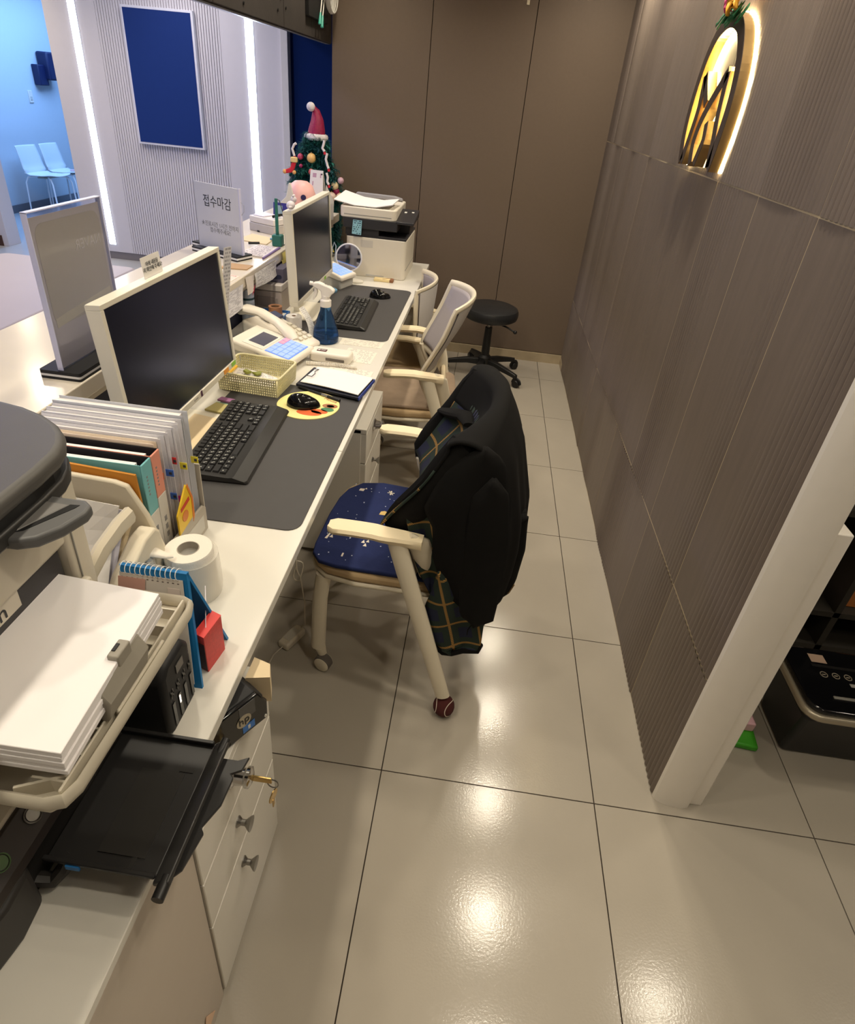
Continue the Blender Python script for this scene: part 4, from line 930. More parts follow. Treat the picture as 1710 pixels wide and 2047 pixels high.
# ------------------------------------------------------------------ christmas tree beyond the counter
TX, TY, TS_ = -1.053, 3.165, .845
def tz(z): return .255 + TS_ * z
def tx(x): return TX + TS_ * (x + 1.265)
t = thing('christmas_tree', 'small decorated christmas tree between the counter end and the brown wall', 'tree', (TX, TY, .255))
build('trunk', G().cyl((TX, TY, .26), (TX, TY, tz(1.30)), .022, .01, 10), mat('bark', S(60, 44, 34), 0.9), t)
build('pot', G().lathe([(.10, 0), (.12, .18), (.11, .18)], (TX, TY, .2555), 20), mat('tree_pot', S(90, 50, 40), 0.6), t, smooth=True)
rt = random.Random(5)
def needles(n, za, zb):
    g = G()
    for i in range(n):
        z = za + (zb - za) * rt.random(); k = (1.33 - z) / 1.1
        rad = min(.205, .085 + .36 * max(0, k) ** .9) * TS_
        a = rt.random() * 2 * PI; L = rad * (.62 + .45 * rt.random())
        p = Vector((TX + math.cos(a) * L * .55, TY + math.sin(a) * L * .55, tz(z) + .02)); q = Vector((TX + math.cos(a) * L, TY + math.sin(a) * L, tz(z) - .05 * rt.random()))
        d = (q - p); s = d.orthogonal().normalized()
        for m in range(9):
            c = p + d * (m / 8); ln = .046 * (1 - .4 * m / 9)
            for kk in range(3):
                an = rt.random() * 6.28; dr = (s * math.cos(an) + d.normalized().cross(s) * math.sin(an) + d.normalized() * .8).normalized()
                wv = dr.cross(Vector((0, 0, 1))).normalized() * .0042
                g.add([c - wv, c + wv, c + dr * ln], [(0, 1, 2)])
    return g
TG = mat('tree_green', S(40, 118, 108), 0.7, var=0.3, scale=12); TG2 = mat('tree_green_dark', S(26, 84, 90), 0.7, var=0.3, scale=12)
tag(build('foliage', needles(950, .30, 1.33), TG, t), kind='stuff')
tag(build('foliage', needles(950, .30, 1.30), TG2, t), kind='stuff')
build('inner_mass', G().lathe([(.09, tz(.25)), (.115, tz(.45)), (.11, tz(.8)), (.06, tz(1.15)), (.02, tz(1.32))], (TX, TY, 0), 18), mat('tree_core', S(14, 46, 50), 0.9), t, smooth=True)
HX = TX + .010
solo('plinth', G().box(TX - .14, TX + .14, TY - .14, TY + .14, 0, .255), WHITE, 'white plinth under the christmas tree behind the counter end', 'plinth', bevel=.004)
h = thing('santa_hat', 'crimson tinsel santa hat with white brim and pompom on the tree top', 'hat', (HX, TY, tz(1.30)))
TIN = mat('crimson_tinsel', S(150, 28, 70), 0.4, var=0.5, scale=120, bump=.8, bscale=200)
FUR = mat('white_fur', S(232, 224, 224), 0.95, var=0.08, bump=.8, bscale=150)
build('cone', G().tube([(HX, TY, tz(1.315)), (HX + .005, TY, tz(1.37)), (HX + .008, TY, tz(1.43)), (HX + .000, TY, tz(1.485)), (HX - .015, TY - .01, tz(1.515))], [.058, .051, .039, .024, .010], 18), TIN, h, smooth=True)
build('brim', G().tube([(HX + .056 * math.cos(a), TY + .056 * math.sin(a), tz(1.318)) for a in [2 * PI * i / 22 for i in range(22)]], .020, 10, True), FUR, h, smooth=True)
build('pompom', G().ball((HX - .025, TY - .025, tz(1.512)), .026, 16, 10), FUR, h, smooth=True)
orn = [(-1.255, 1.185, .034, 'gold ribbed bauble hanging at the front middle of the tree', S(232, 186, 116)), (-1.345, 1.185, .022, 'small pink bauble left of the gold bauble on the tree', S(206, 70, 110)),
       (-1.095, 1.005, .030, 'cream bauble at the lower right of the tree', S(236, 214, 170)), (-1.05, 1.045, .024, 'pale pink bauble at the far right edge of the tree', S(214, 176, 190)),
       (-1.335, 1.125, .014, 'tiny magenta bauble low left on the tree', S(190, 50, 110)), (-1.11, .930, .036, 'round beige bear-face bauble low on the tree, left one', S(222, 196, 180)),
       (-1.055, .925, .034, 'round beige bear-face bauble low on the tree, right one', S(226, 200, 182)), (-1.085, .965, .026, 'dark magenta bauble between two beige baubles', S(140, 26, 80)), (-1.25, 1.095, .022, 'coral bauble behind the white calendar top', S(226, 110, 110))]
for x, z, r, lb, col in orn:
    dz = (1.33 - z) / 1.1; rad = min(.205, .085 + .34 * max(0, dz) ** .9) * TS_; x, z, r = tx(x), tz(z), r * TS_; yy = TY - math.sqrt(max(.0004, (rad * .92) ** 2 - (x - TX) ** 2)) if abs(x - TX) < rad * .92 else TY - .05
    b = thing('bauble', lb, 'bauble', (x, yy, z), 0, 'ornaments on the tree')
    pr = [(max(1e-5, r * math.sin(PI * k / 10)), -r * math.cos(PI * k / 10)) for k in range(11)]
    build('globe', G().lathe(pr, (x, yy, z), 18), mat('bauble_%d' % int(x * -10000 + z * 100), col, 0.3, coat=.3), b, smooth=True)
    build('cap', G().cyl((x, yy, z + r * .92), (x, yy, z + r * 1.18), r * .22, n=10), BRASS, b)
s = thing('stocking_ornament', 'red stocking ornament with cream cuff on the left of the tree', 'ornament', (tx(-1.415), TY - .145, tz(1.12)))
build('foot', G().prism([(.012, .05), (.045, .05), (.03, .005), (.01, -.02), (-.035, -.03), (-.05, -.012), (-.03, .0), (0, .012)], (tx(-1.40), TY - .16, tz(1.10)), (.845, 0, 0), (0, 0, .845), (0, .018, 0)), mat('felt_red', S(206, 46, 60), 0.9), s, bevel=.006)
build('cuff', G().box(tx(-1.395), tx(-1.347), TY - .165, TY - .138, tz(1.15), tz(1.185)), mat('felt_cream', S(236, 206, 140), 0.9), s, bevel=.005)
build('toe', G().ball((tx(-1.443), TY - .152, tz(1.083)), .0135), mat('felt_gold', S(232, 176, 110), 0.9), s, smooth=True)
build('heel', G().ball((tx(-1.372), TY - .152, tz(1.083)), .012), mat('felt_gold', S(232, 176, 110), 0.9), s, smooth=True)
for nm, p, lb in (('candy_cane', [(-1.36, 1.275), (-1.375, 1.265), (-1.39, 1.235), (-1.375, 1.19)], 'white and red candy cane on the upper left of the tree'), ('candy_cane', [(-1.15, 1.31), (-1.155, 1.29), (-1.165, 1.26), (-1.15, 1.24)], 'white candy cane just right of the santa hat brim'),
                  ('ribbon', [(-1.13, 1.23), (-1.14, 1.19), (-1.128, 1.15), (-1.12, 1.13)], 'white curled ribbon on the right of the tree'), ('ribbon', [(-1.135, 1.10), (-1.125, 1.07), (-1.13, 1.04), (-1.118, 1.02)], 'thin white ribbon lower right on the tree')):
    c = thing(nm, lb, 'ornament', (tx(p[0][0]), TY - .13, tz(p[0][1])), 0, 'ornaments on the tree')
    build('stick', G().tube([(tx(a), TY - .13, tz(b)) for a, b in p], .0076, 8), FUR, c, smooth=True)
    build('stripe', G().cyl((tx(p[-1][0]), TY - .13, tz(p[-1][1]) - .002), (tx(p[-1][0]) + .003, TY - .13, tz(p[-1][1]) - .017), .008, n=8), mat('felt_red', S(206, 46, 60), 0.9), c, smooth=True)

# ================================================================== near end of the desk
# --- desktop computer on the pedestal
t = thing('desktop_computer', 'black glossy desktop computer lying askew on the nearest pedestal', 'computer', (-.30, -.36, .603))
p0 = Vector((-.200, -.294, .604)); dd = Vector((-.055, -.086, 0)).normalized(); nn = Vector((.086, -.055, 0)).normalized()
build('case', G().prism([(0, .004), (0, .055), (.018, .084), (.30, .084), (.30, .004)], p0 - nn * .004, dd, Z, -nn * .20), BLACKM, t, bevel=.004)
build('front_panel', G().prism([(0, .002), (-.001, .050), (.018, .086), (.30, .086), (.30, .002)], p0 - nn * .004, dd, Z, nn * .010), GLOSSB, t, bevel=.003)
build('grey_stripe', G().prism([(.026, .046), (.026, .083), (.060, .083), (.060, .046)], p0 + nn * .0062, dd, Z, nn * .0006), mat('grey_gloss', S(74, 74, 74), 0.3), t)
build('logo_disc', G().prism(circ(.0155, 28), p0 + dd * .052 + Vector((0, 0, .044)) + nn * .0066, dd, Z, nn * .0006), mat('logo_silver', S(176, 168, 150), 0.3, metal=.6), t)
text('hp', .024, GLOSSB, t, p0 + dd * .052 + Vector((0, 0, .0455)) + nn * .0078, -dd, Z, 'logo_letters')
build('blue_sticker', G().prism([(0, 0), (.026, 0), (.026, .018), (0, .018)], p0 + dd * .030 + Vector((0, 0, .010)) + nn * .0064, dd, Z, nn * .0005), mat('processor_blue', S(44, 116, 200), 0.3), t)
build('sticker_mark', G().prism([(.010, .004), (.015, .004), (.015, .014), (.010, .014)], p0 + dd * .030 + Vector((0, 0, .010)) + nn * .0070, dd, Z, nn * .0004), WHITEINK, t)
build('power_led', G().cyl(p0 + dd * .006 + Vector((0, 0, .012)) + nn * .006, p0 + dd * .006 + Vector((0, 0, .012)) + nn * .008, .003, n=10), WHITE, t)
solo('paper_offcut', G().prism([(0, 0), (.045, .010), (.035, .040), (.0, .05)], (-.245, -.272, .604), X, Y, (0, 0, .07)), PAPER2, 'cream carton corner behind the black desktop computer on the pedestal', 'carton')

# --- black inkjet printer
IK = mat('inkjet_black', S(30, 29, 29), 0.42, var=0.06)
t = thing('inkjet_printer', 'black inkjet printer with its output tray pulled out, under the copier', 'printer', (-.56, -.68, .71))
build('body', G().prism([(-.80, -.93), (-.42, -.93), (-.375, -.90), (-.366, -.72), (-.372, -.44), (-.80, -.44)], (0, 0, .7105), X, Y, (0, 0, .125)), IK, t, bevel=.012, seg=4)
build('front_bulge', G().prism([(-.40, -.80), (-.362, -.765), (-.352, -.715), (-.356, -.672), (-.40, -.655)], (0, 0, .7105), X, Y, (0, 0, .085)), mat('inkjet_charcoal', S(48, 45, 43), 0.5, var=.05), t, bevel=.008, seg=3)
build('top_cover', G().prism([(-.80, -.92), (-.43, -.92), (-.397, -.89), (-.388, -.72), (-.392, -.45), (-.80, -.45)], (0, 0, .836), X, Y, (0, 0, .012)), mat('inkjet_ivory_cover', S(206, 196, 178), 0.5, var=.02), t, bevel=.003)
pn = build('button_strip', G().prism([(-.398, .838), (-.384, .846), (-.355, .822), (-.352, .806), (-.37, .80)], (0, -.90, 0), X, Z, (0, .45, 0)), mat('inkjet_brown_black', S(52, 45, 43), 0.4), t, bevel=.002)
for y, r, m in ((-.632, .010, STEEL), (-.688, .010, mat('green_ring', S(96, 128, 84), 0.4)), (-.594, .006, MGREY)):
    c = Vector((-.3685, y, .8355)); ax = Vector((.62, 0, .78))
    build('push_button', G().tube([c + ax.orthogonal().normalized() * r * math.cos(a) + ax.cross(ax.orthogonal()).normalized() * r * math.sin(a) for a in [i * PI / 10 for i in range(20)]], .0009, 6, True).cyl(c - ax * .002, c + ax * .0006, r * .8, n=18), m, pn, smooth=True)
tr = build('output_tray', G().box(-.36, -.212, -.648, -.462, .758, .7635), IK, t, bevel=.002)
build('tray_wall', G().box(-.362, -.213, -.468, -.462, .7635, .772), IK, tr, bevel=.001, seg=1)
build('tray_wall', G().box(-.362, -.213, -.651, -.645, .7635, .769), IK, tr, bevel=.001, seg=1)
build('tray_extension', G().box(-.252, -.246, -.645, -.50, .7635, .7645).box(-.246, -.226, -.512, -.505, .7635, .7645).box(-.30, -.236, -.63, -.515, .7635, .7650), mat('tray_satin', S(40, 39, 38), 0.3), tr)
build('paper_stop', G().prism([(0, 0), (.010, .008), (.022, .010), (.024, .004), (.014, -.006), (0, -.006)], (-.214, -.655, .762), X, Z, (0, .195, 0)), mat('tray_satin2', S(46, 45, 44), 0.35), tr, bevel=.002)
build('tray_lip', G().prism([(.0, -.662), (.006, -.650), (.022, -.632), (.030, -.585), (.024, -.578), (.038, -.545), (.040, -.505), (.034, -.500), (.048, -.492), (.052, -.470), (.036, -.478), (.0, -.478)], (-.208, 0, .752), X, Y, (0, 0, .005)), IK, tr, bevel=.001, seg=1)
build('hinge', G().cyl((-.198, -.672, .764), (-.198, -.645, .764), .008, n=12), IK, tr, smooth=True); build('hinge', G().cyl((-.20, -.478, .764), (-.198, -.455, .768), .007, n=12), IK, tr, smooth=True)
build('tape_piece', G().box(-.330, -.312, -.653, -.650, .757, .765), mat('blue_tape', S(40, 120, 190), 0.5), tr)
build('lower_rail', G().tube([(-.372, -.66, .735), (-.352, -.655, .728), (-.340, -.645, .742), (-.335, -.63, .757)], .010, 8), mat('inkjet_charcoal', S(48, 45, 43), 0.5), t, smooth=True)

# --- copier standing above it
t = thing('copier', 'cream copier with dark grey lid and open paper tray, at the left edge', 'copier', (-.60, -.60, .93))
g = G().box(-.825, -.42, -.95, -.36, .90, .925)
build('stand_board', g, mat('stand_white', S(206, 198, 184), 0.5), t)
for x, y in ((-.81, -.375), (-.69, -.375), (-.812, -.942)): build('stand_leg', G().box(x - .012, x + .012, y - .008, y + .008, .7205 if y > -.5 else .711, .90), mat('stand_steel', S(150, 146, 138), 0.4, metal=.5), t)
body = [(-.86, -.95), (-.372, -.95), (-.360, -.94), (-.352, -.44), (-.362, -.375), (-.40, -.345), (-.46, -.335), (-.86, -.335)]
build('body', G().prism([(-.825, -.95), (-.47, -.95), (-.47, -.425), (-.400, -.422), (-.402, -.392), (-.412, -.372), (-.44, -.358), (-.825, -.352)], (0, 0, .925), X, Y, (0, 0, .265)), COPW, t, bevel=.006, seg=3, smooth=True)
build('body_seam', G().box(-.4010, -.3985, -.4130, -.4115, .93, 1.185), MGREY, t)
build('upper_front', G().box(-.47, -.401, -.95, -.42, 1.095, 1.19), COPW, t, bevel=.006)
build('output_recess', G().prism([(-.95, .965), (-.46, .965), (-.425, 1.0), (-.428, 1.097), (-.95, 1.097)], (-.470, 0, 0), Y, Z, (.060, 0, 0)), mat('recess_charcoal', S(62, 60, 62), 0.55, var=.05), t, bevel=.006)
build('name_plate', G().box(-.4100, -.4075, -.66, -.51, 1.068, 1.094), mat('name_plate_cream', S(214, 206, 190), 0.5), t)
text('Canon', .030, INK, t, (-.4070, -.572, 1.081), Y, Z, 'lettering')
lid_o = [(-.825, -.95), (-.390, -.95), (-.380, -.93), (-.379, -.52), (-.380, -.455), (-.384, -.415), (-.392, -.392), (-.408, -.368), (-.430, -.348), (-.460, -.330), (-.50, -.315), (-.545, -.306), (-.60, -.30), (-.825, -.296)]
build('scanner_collar', G().prism([(a * .985 - .006, b + .004 * (1 if b < -.6 else -1)) for a, b in lid_o], (0, 0, 1.178), X, Y, (0, 0, .020)), mat('collar_black', S(46, 45, 44), 0.4), t, bevel=.003)
ld = build('lid', G().prism(lid_o, (0, 0, 1.210), X, Y, (0, 0, .026)), DGREY, t, bevel=.010, seg=4, smooth=True)
build('lid_gap', G().prism([(a * .96 - .02, b + .012 * (1 if b < -.6 else -1)) for a, b in lid_o], (0, 0, 1.196), X, Y, (0, 0, .016)), BLACK, t)
build('feeder_ridge', G().prism([(-.95, 0), (-.50, 0), (-.40, .002), (-.47, .030), (-.95, .034)], (-.54, 0, 1.234), Y, Z, (-.26, 0, 0)), DGREY, ld, bevel=.006)
build('feeder_slot', G().prism([(-.95, .0), (-.43, .0), (-.49, .022), (-.95, .026)], (-.5395, 0, 1.237), Y, Z, (.004, 0, 0)), BLACK, ld)
# tilted operation panel
po = Vector((-.348, -.43, 1.172)); pu = Vector((-.10, -.995, -.0)).normalized(); 
M4 = Matrix.Translation((-.392, -.484, 1.186)) @ Euler((R(2), R(-1), R(-1))).to_matrix().to_4x4()
ring = [(-.06, -.045), (.020, -.043), (.040, -.034), (.056, -.012), (.066, .018), (.064, .032), (.052, .040), (-.06, .040)]
inn = [(-.055, -.032), (.012, -.030), (.040, .026), (-.055, .030)]
build('panel_frame', G().prism(ring, (0, 0, -.012), X, Y, (0, 0, .016)).xf(M4), mat('panel_grey', S(92, 92, 92), 0.45, var=.04), t, bevel=.004, seg=3)
build('panel_face', G().prism(inn, (0, 0, .002), X, Y, (0, 0, .0030)).xf(M4), mat('panel_face_grey', S(116, 114, 112), 0.5, var=.04, bump=.05, bscale=900), t, bevel=.001, seg=1)
build('panel_groove', G().prism([(.013, -.030), (.020, -.026), (.050, .022), (.052, .028), (.041, .027)], (0, 0, .0036), X, Y, (0, 0, .001)).xf(M4), BLACK, t)
# open cassette tray with ribs
tr = build('paper_tray', G().prism([(-.43, -.69), (-.272, -.69), (-.256, -.675), (-.252, -.405), (-.262, -.396), (-.43, -.396)], (0, 0, .972), X, Y, (0, 0, .007)), COPW, t, bevel=.002)
build('tray_rim', G().tube([(-.43, -.690, .989), (-.274, -.690, .989), (-.258, -.684, .989), (-.252, -.668, .989), (-.250, -.415, .989), (-.254, -.401, .989), (-.266, -.396, .989), (-.43, -.396, .989)], .0045, 8, rx=(2.6, 1.0, (0, 0, 1))), COPW, tr, smooth=True)
for i in range(9):
    y = -.670 + i * .031
    build('tray_rib', G().box(-.30, -.262, y - .0012, y + .0012, .979, .999), COPW, tr)
build('tray_inner_rail', G().box(-.2635, -.2605, -.682, -.404, .979, 1.002), COPW, tr, bevel=.001, seg=1)
build('corner_web', G().prism([(0, 0), (.05, .0), (.05, .003), (0, .003)], (-.31, -.685, .979), (.9, .4, 0), (-.4, .9, 0), (0, 0, .020)), COPW, tr)
gd = build('paper_guide', G().prism([(0, .0), (.010, .0), (.016, .030), (.004, .052), (.0, .048)], (-.266, -.600, 1.000), X, Z, (0, .088, 0)), mat('guide_grey', S(150, 144, 132), 0.5), tr, bevel=.003)
build('guide_step', G().box(-.272, -.258, -.560, -.533, 1.034, 1.062), mat('guide_grey', S(150, 144, 132), 0.5), tr, bevel=.002)
build('guide_slider', G().box(-.2585, -.2535, -.585, -.475, .992, 1.000), COPW, tr, bevel=.002)
build('guide_notch', G().box(-.272, -.267, -.585, -.573, 1.0525, 1.0545), BLACK, tr); build('guide_notch', G().box(-.270, -.266, -.552, -.541, 1.062, 1.0635), BLACK, tr)
build('side_guide', G().prism([(-.47, 0), (-.43, 0), (-.412, .02), (-.416, .05), (-.47, .055)], (-.395, 0, .985), Y, Z, (.012, 0, 0)), COPW, tr, bevel=.003)
ps = thing('paper_stack', 'thick stack of white paper lying in the open copier tray', 'paper stack', (-.38, -.57, 1.01))
for i in range(5):
    j = .0009 * math.sin(i * 2.1)
    build('sheets', G().prism([(-.470, -.676 + j), (-.2525 - j * .5 - .0015 * (i % 2), -.674 + j), (-.266 - j * .5, -.448 - j), (-.470, -.436)], (0, 0, 1.0195 + i * .0072), X, Y, (0, 0, .0070)), mat('ream_white', S(240, 236, 236), 0.75, var=.01), ps, bevel=.0006, seg=1)

# --- letter tray with leaning paper, folders and binders in a magazine holder
LT = mat('letter_tray_ivory', S(224, 214, 192), 0.45, var=.02)
t = thing('document_sorter', 'ivory plastic document sorter holding leaning paper beside the copier', 'sorter', (-.54, -.22, DT))
build('back_plate', G().prism([(-.66, .0), (-.44, .0), (-.45, .10), (-.475, .19), (-.505, .255), (-.53, .262), (-.66, .268)], (0, -.128, DT), X, Z, (0, .012, 0)), LT, t, bevel=.004)
build('front_lip', G().tube([(-.50, -.300, .86), (-.495, -.29, .90), (-.49, -.25, .925), (-.485, -.20, .94), (-.48, -.17, .945)], .012, 8, rx=(1.0, 1.8, (1, 0, 0))), LT, t, smooth=True)
build('side_arm', G().prism([(-.345, .0), (-.315, .10), (-.250, .155), (-.185, .185), (-.150, .186), (-.136, .17), (-.128, .12), (-.128, .0), (-.17, .0), (-.17, .13), (-.20, .14), (-.29, .10), (-.31, 0)], (-.482, 0, DT), Y, Z, (.034, 0, 0)), LT, t, bevel=.006, seg=3)
build('base_plate', G().box(-.66, -.455, -.345, -.12, DT, DT + .006), LT, t)
for i, (o, m) in enumerate(((0, PAPER), (.012, mat('lavender_sheet', S(208, 206, 220), .7)), (.022, PAPER2))):
    g = sheet([(-.655 + o, -.300 + o, .74), (-.500 + o * .4, -.285 + o, .74), (-.512 + o, -.150 + o * .3, .945 - o), (-.655 + o, -.150 + o * .3, .955 - o)], 6, 8, lambda u, v: (-.02 * u * math.sin(PI * v), .03 * math.sin(PI * v) * u, 0))
    build('leaning_sheet', g, m, t, solid=.002)
t = thing('magazine_holder', 'grey open desk file holder around the white folders', 'file holder', (-.55, 0, DT))
HG = mat('holder_grey', S(186, 178, 164), 0.5)
build('front_wall', G().prism([(-.075, 0), (.088, 0), (.088, .062), (.075, .074), (-.075, .082)], (-.474, 0, DT), Y, Z, (.006, 0, 0)), HG, t, bevel=.002)
build('front_window', G().prism([(-.04, .012), (.070, .012), (.070, .050), (-.04, .055)], (-.4678, 0, DT), Y, Z, (.001, 0, 0)), mat('holder_label', S(204, 200, 190), 0.4), t)
build('side_wall', G().box(-.76, -.47, .084, .088, DT, DT + .18), HG, t)
build('base_plate', G().box(-.76, -.47, -.11, .088, DT, DT + .004), HG, t)
def folder(nm, y, th, m, label, xs=-.50, x0=-.76, zt=1.015, lean=.0, group=None, tabs=()):
    t = thing(nm, label, 'folder', ((xs + x0) / 2, y, DT + .004), 0, group)
    build('cover', quad([(x0, y, DT + .005), (xs, y, DT + .005), (xs, y + .0012, DT + .005), (x0, y + .0012, DT + .005)], zt - DT - .005), m, t)
    build('pages', G().box(x0, xs - .012, y + .0016, y + th - .0016, DT + .006, zt - .006), PAPER, t)
    build('cover_back', G().box(x0, xs, y + th - .0012, y + th, DT + .005, zt), m, t)
    for c, z, mm, w_, s in tabs:
        tb = build('index_tab', G().box(xs - .004, xs + w_, y + .002 + c, y + .0035 + c, z, z + .016), mm, t)
        build('tab_mark', G().obox((xs + w_ * .55, y + .0015 + c, z + .008), (.006, .0006, .006)), INK, tb)
    return t
VINYL = mat('milky_vinyl', S(222, 220, 226), 0.25, var=.02)
TB = mat('tab_blue', S(66, 110, 200), .6); TYl = mat('tab_yellow', S(230, 214, 60), .6); TRd = mat('tab_red', S(214, 50, 50), .6); TO = mat('tab_orange', S(236, 130, 80), .6); TPk = mat('tab_pink', S(220, 60, 160), .6)
# brown envelope
solo('brown_envelope', G().prism([(-.70, 0), (-.485, 0), (-.495, .27), (-.70, .282)], (0, -.112, DT + .001), X, Z, (0, .005, 0)), mat('kraft_orange', S(196, 130, 44), 0.75, var=.05), 'kraft orange envelope standing between the ivory sorter and teal binder', 'envelope')
def binder(y, th, col, label, zsplit):
    t = thing('ring_binder', label, 'binder', (-.60, y, DT + .004), 0, 'clear cover binders in the holder')
    xs = -.488
    cm = mat('spine_%d' % int(col[1] * 1e4), col, 0.35); wv = mat('frosted_white', S(214, 210, 202), 0.3, var=.02)
    build('spine_upper', G().box(xs - .004, xs, y, y + th, zsplit, 1.004), cm, t, bevel=.0015)
    build('spine_lower', G().box(xs - .004, xs + .0002, y, y + th, DT + .005, zsplit), wv, t, bevel=.0015)
    build('cover', G().box(-.76, xs - .004, y, y + .0016, DT + .005, 1.004), cm, t)
    build('cover', G().box(-.76, xs - .004, y + th - .0016, y + th, DT + .005, 1.004), mat('binder_black', S(24, 20, 26), .5), t)
    build('pages', G().box(-.76, xs - .02, y + .003, y + th * .55, DT + .006, .998), PAPER, t)
    sl = G()
    for k in range(6): sl.box(xs, xs + .0005, y + th * .3, y + th * .42, .93 + k * .008, .934 + k * .008)
    for k in range(3): sl.box(xs + .0002, xs + .0008, y + th * .34, y + th * .6, .80 + k * .02, .812 + k * .02)
    tag(build('spine_print', sl, SOFTINK, t), kind='stuff')
    return t
binder(-.098, .034, S(120, 186, 190), 'clear binder with a teal blue spine top beside the kraft envelope', .885)
binder(-.062, .032, S(226, 150, 128), 'clear binder with a salmon pink spine top beside the teal one', .905)
grp = 'white plastic folders in the grey holder'
folder('plastic_folder', -.028, .012, mat('cream_cover', S(236, 220, 200), .5), 'cream edged paper folder directly beyond the salmon binder', -.500, group=grp, zt=1.010, tabs=((.003, .925, TO, .008, 0),))
folder('plastic_folder', -.015, .016, VINYL, 'milky folder with blue index tabs, second beyond the salmon binder', -.492, group=grp, zt=1.016, tabs=((.004, .925, TB, .014, 0), (.010, .862, TB, .010, 0)))
folder('plastic_folder', .002, .016, VINYL, 'milky folder with a red index tab, third beyond the salmon binder', -.484, group=grp, zt=1.022, tabs=((.004, .945, TRd, .006, 0), (.008, .845, TPk, .006, 0)))
folder('plastic_folder', .019, .016, VINYL, 'milky folder with a yellow index tab in the middle of the holder', -.4785, group=grp, zt=1.026, tabs=((.006, .922, TYl, .012, 0),))
folder('plastic_folder', .036, .018, VINYL, 'milky thick folder, second from the far wall of the grey holder', -.480, group=grp, zt=1.028)
folder('plastic_folder', .056, .024, mat('clear_vinyl', S(206, 208, 216), 0.12, var=.02), 'clear glossy folder at the far side of the grey holder, yellow tab', -.4785, group=grp, zt=1.034, tabs=((.018, .908, TYl, .012, 0),))
t = thing('snack_packet', 'yellow and orange packet tucked in front of the white folders', 'packet', (-.466, -.02, .80))
build('pouch', G().prism([(-.045, .005), (.015, .012), (.020, .06), (.004, .105), (-.045, .055)], (-.4665, 0, DT + .075), Y, Z, (.004, 0, 0)), mat('packet_yellow', S(238, 196, 40), 0.4), t, bevel=.001)
build('printed_band', G().prism([(-.03, .055), (.010, .062), (.008, .072), (-.03, .064)], (-.4622, 0, DT + .075), Y, Z, (.0006, 0, 0)), mat('packet_red', S(206, 66, 44), 0.4), t)
build('printed_fruit', G().prism(circ(.013, 16), (-.4622, -.015, DT + .112), Y, Z, (.0006, 0, 0)), mat('packet_orange', S(222, 130, 50), 0.4), t)
build('orange_edge', G().prism([(.014, .0), (.022, .012), (.024, .06), (.008, .105), (.004, .10), (.018, .06)], (-.4622, 0, DT + .075), Y, Z, (.0008, 0, 0)), mat('packet_orange', S(222, 130, 50), 0.4), t)

# --- tissue roll, pump bottle, calendar, charger, red box
t = thing('tissue_roll', 'tall white tissue roll standing near the desk edge behind the calendar', 'tissue roll', (-.408, -.118, DT))
TS = mat('tissue_white', S(236, 230, 218), 0.9, var=.02, bump=.2, bscale=300)
build('roll', G().lathe([(.049, 0), (.050, .005), (.0475, .112), (.0455, .116), (.0215, .116), (.0205, .05), (0, .05)], (-.408, -.118, DT), 32), TS, t, smooth=True)
build('core', G().lathe([(.0212, .04), (.0212, .1165), (.0198, .1165), (.0198, .04)], (-.408, -.118, DT), 24), mat('core_grey', S(176, 168, 156), .9), t, smooth=True)
build('core_print', G().obox((-.408, -.0995, DT + .088), (.016, .0006, .004)).obox((-.406, -.0995, DT + .080), (.010, .0006, .003)), mat('pale_blue_print', S(140, 170, 210), .7), t)
build('loose_wrap', G().lathe([(.0515, .002), (.0545, .02), (.0535, .06), (.0515, .10)], (-.405, -.115, DT), 32), mat('film_white', S(226, 222, 212), 0.3, alpha=.35), t, smooth=True)
t = thing('pump_dispenser', 'white pump dispenser with curved spout in front of the tissue roll', 'dispenser', (-.456, -.178, DT))
PW = mat('pump_white', S(238, 230, 216), 0.3)
build('bottle', G().lathe([(.022, 0), (.024, .006), (.024, .085), (.020, .097), (.014, .10)], (-.456, -.178, DT), 22), PW, t, smooth=True)
build('collar', G().lathe([(.023, .098), (.024, .100), (.014, .108), (.010, .112), (.010, .128)], (-.456, -.178, DT), 20), PW, t, smooth=True)
build('spout', G().tube([(-.478, -.176, DT + .140), (-.464, -.175, DT + .145), (-.448, -.170, DT + .142), (-.430, -.162, DT + .130), (-.418, -.156, DT + .128)], [.010, .012, .0105, .0065, .005], 14, rx=(1.3, .62, (0, 1, 0))), PW, t, smooth=True)
build('spout_stem', G().cyl((-.458, -.176, DT + .11), (-.458, -.176, DT + .142), .012, .010, 14), PW, t, smooth=True)
t = thing('desk_calendar', 'tent desk calendar with bright blue stand and white spiral beside the copier', 'calendar', (-.37, -.31, DT))
co = Vector((-.446, -.274, 0))
def cpt(a, n, z):
    k = (z - DT) / .20
    zz = DT + .20 * (z - DT) / .165
    f = (.885 - z) / .165
    return Vector((co.x + a + f * (.012 + .20 * a), co.y + n * (1.28 if n < 0 else 1.4), zz))
build('blue_stand', G().add([cpt(0, -.052, DT), cpt(.118, -.052, DT), cpt(.118, 0, .885), cpt(0, 0, .885), cpt(0, -.048, DT), cpt(.118, -.048, DT), cpt(.118, .006, .885), cpt(0, .006, .885)], [(0, 1, 2, 3), (7, 6, 5, 4), (0, 4, 5, 1), (1, 5, 6, 2), (2, 6, 7, 3), (3, 7, 4, 0)]), BLUEP, t)
